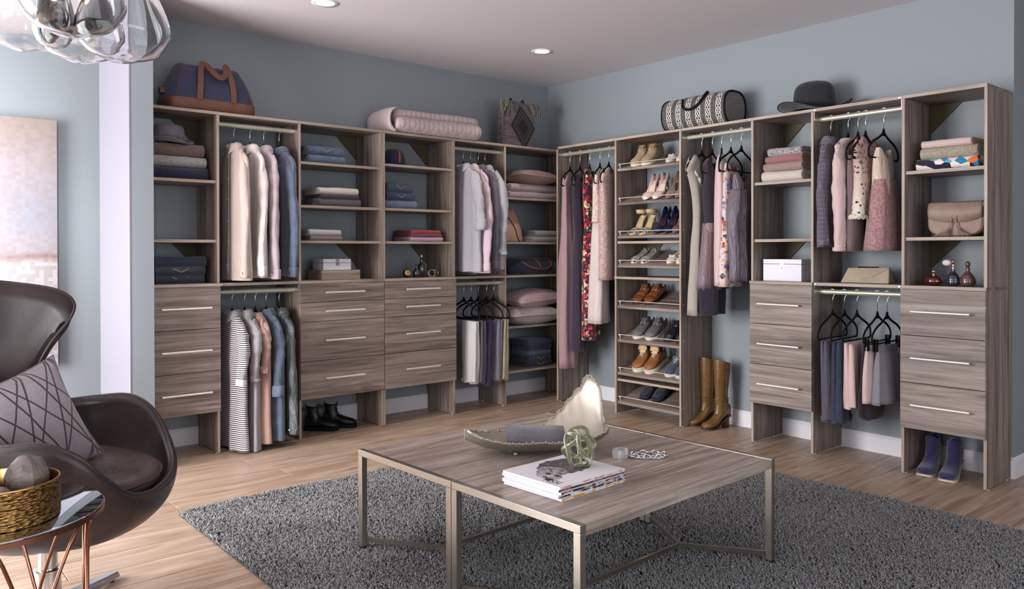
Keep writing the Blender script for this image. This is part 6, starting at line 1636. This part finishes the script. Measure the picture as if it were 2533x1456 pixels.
# gold bowl with rough stones
t = thing('hammered_bowl', 'round hammered gold metal tray bowl on the mirror table', 'bowl', (-4.552, -2.990, SZ), 0)
n = NT('hammered_gold'); n.set(Metallic=1.0, Roughness=.38); tcv = n.new('ShaderNodeTexVoronoi'); tcv.inputs['Scale'].default_value = 1
c = n.coord((70, 70, 230)); n.link(c, tcv.inputs['Vector']); n.base(n.ramp(tcv.outputs['Distance'], [(.0, rgb(184, 150, 96)), (.5, rgb(130, 98, 56)), (.8, rgb(66, 48, 28))])); n.bump(tcv.outputs['Distance'], .7, .006)
HG = n.m; BR_ = .122
MB().lathe([(BR_-.006, 0), (BR_, .004), (BR_+.001, .05), (BR_, .090)], n=72, cap1=False).build('bowl_wall', HG, t, True, angle=40)
MB().lathe([(BR_, .090), (BR_-.001, .093), (BR_-.004, .093), (BR_-.005, .090), (BR_-.006, .006), (.001, .005)], n=72, cap0=False).build('bowl_inner', metal(rgb(178, 136, 84), .3), t, True, angle=40)
@cached
def stone(c, c2):
    n = NT('rough_stone'); v = n.noise(n.coord((1, 1, 1), 3), 16, 6, .7, .8); n.base(n.ramp(v, [(.3, mul(c, .45)), (.46, mul(c, .8)), (.56, mul(c, 1.1)), (.64, c2)])).set(Roughness=.55, Subsurface_Weight=.0); n.bump(v, .6, .02); return n.m
def rock(loc, r, seed, label, sz=1.0, hz=1.0):
    rs_ = random.Random(seed); bm = MB().ball((0, 0, 0), 1, 11, 8); V_ = []
    for p in bm.v:
        q = Vector(p); k = 1+.22*nz(q.x*1.3+seed, q.y*1.3, q.z*1.3); q = Vector((q.x*r*k*sz, q.y*r*k, q.z*r*k*hz)); V_.append(q)
    zm = min(v.z for v in V_); bm.v = [(v.x, v.y, v.z-zm) for v in V_]
    o = bm.build('crystal_stone', stone(rgb(104, 95, 92), rgb(92, 60, 48)), None, True, angle=28, bevel=.004); o.location = loc; o.rotation_euler = (0, 0, rs_.uniform(0, 6)); return tag(o, label, 'stone', 'rough stones in the gold bowl')
rock((-4.496, -2.962, SZ+.036), .048, 4, 'largest rough grey and rust stone at the right of the gold bowl', 1.2, 1.0)
rock((-4.591, -2.925, SZ+.040), .042, 9, 'tall dark-tipped rough stone at the back left of the gold bowl', .85, 1.35)
rock((-4.569, -3.043, SZ+.028), .038, 13, 'pale rough stone lying low at the front left of the gold bowl', 1.1, .8)

# ---------------------------------------------------------------- painting in the alcove
t = thing('canvas_painting', 'tall pale abstract canvas of small blocks on the alcove wall', 'painting', (-4.30, 1.36, .411))
n = NT('block_painting'); o_ = n.coord((1, 1, 1)); sn = n.new('ShaderNodeVectorMath', operation='SNAP'); n.link(o_, sn.inputs[0]); sn.inputs[1].default_value = (.028, 1, .028)
wn = n.new('ShaderNodeTexWhiteNoise'); wn.noise_dimensions = '3D'; n.link(sn.outputs[0], wn.inputs['Vector'])
z_ = n.math('DIVIDE', n.sep(o_)[2], 1.79); big = n.noise(o_, 3.2, 3)
zz = n.math('ADD', z_, n.math('MULTIPLY', n.math('SUBTRACT', big, .5), .08))
band = n.ramp(zz, [(0, rgb(167, 162, 167)), (.30, rgb(162, 157, 162)), (.42, rgb(167, 162, 165)), (.455, rgb(127, 95, 91)), (.475, rgb(144, 137, 145)), (.6, rgb(132, 134, 147)), (.8, rgb(147, 136, 141)), (1, rgb(142, 127, 118))])
blk = n.mix(n.math('MULTIPLY', n.math('GREATER_THAN', wn.outputs['Value'], .55), n.math('MULTIPLY', big, .9)), band, rgb(122, 109, 108))
n.base(n.mix(n.math('MULTIPLY', wn.outputs['Value'], .2), blk, rgb(168, 165, 168))).set(Roughness=.35); n.bump(wn.outputs['Value'], .3, .004)
MB().box(-.65, .65, -.02, .03, 0, 1.79).build('canvas', n.m, t, bevel=.002)
MB().box(-.6, .6, .03, .0595, .05, 1.74).build('stretcher_frame', plain(rgb(170, 150, 130), .7), t)

# ---------------------------------------------------------------- glass pendant cluster
t = thing('pendant_lamp', 'clear blown-glass pendant cluster hanging over the armchair', 'pendant light', (-4.33, -2.72, 1.77))
PG = glass((.93, .935, .945, 1), 0.0, 1.42); BULB = emit((1, .74, .5, 1), 1.5)
CANOPY = MB().lathe([(.16, CZ-1.77-.03), (.165, CZ-1.77-.025), (.165, CZ-1.77-.001)], n=48).build('canopy', M_CHROME, t, True, angle=40)
for (x, y, zb, R_, hs) in ((-4.239, -2.832, 1.771, .119, 1.0), (-4.294, -2.589, 1.806, .115, .95), (-4.380, -2.909, 1.802, .126, 1.05), (-4.436, -2.534, 1.830, .105, 1.0), (-4.394, -2.740, 1.798, .052, .8)):
    lx, ly, lz = x+4.33, y+2.72, zb-1.77
    pr = curve_pts([(.0005, 0), (R_*.22, .0008*hs), (R_*.48, .006*hs), (R_*.76, .022*hs), (R_*.97, .058*hs), (R_*1.0, .085*hs), (R_*.90, .13*hs), (R_*.70, .19*hs), (R_*.44, .255*hs), (R_*.30, .30*hs)], 6)
    rr = [[(lx+r*cos(a)*(1+.018*sin(2*a+z*20+x*9)), ly+r*sin(a)*(1+.018*sin(2*a+z*20+x*9)), lz+z+.003*sin(3*a+z*30)*min(1, r/.03)) for a in [2*pi*k/56 for k in range(56)]] for r, z in pr]
    sh = MB().rings(rr, False, False).build('glass_shade', PG, t, True, solid=.0035)
    zt = lz+.30*hs
    MB().lathe([(.012, zt-.07), (.017, zt-.065), (.017, zt), (R_*.32, zt+.002), (R_*.30, zt+.018), (.008, zt+.03)], (lx, ly, 0), 24).build('socket', metal(rgb(190, 150, 112), .3), t, True, angle=40)
    MB().ball((lx, ly, zt-.090), .015, 14, 10, 1, 1, 1.5).build('bulb', BULB, t, True)
    MB().tube([(lx, ly, zt+.02), (lx*.5, ly*.5, CZ-1.77-.03)], .0022, 6).build('cord', M_BLACK, t, True)
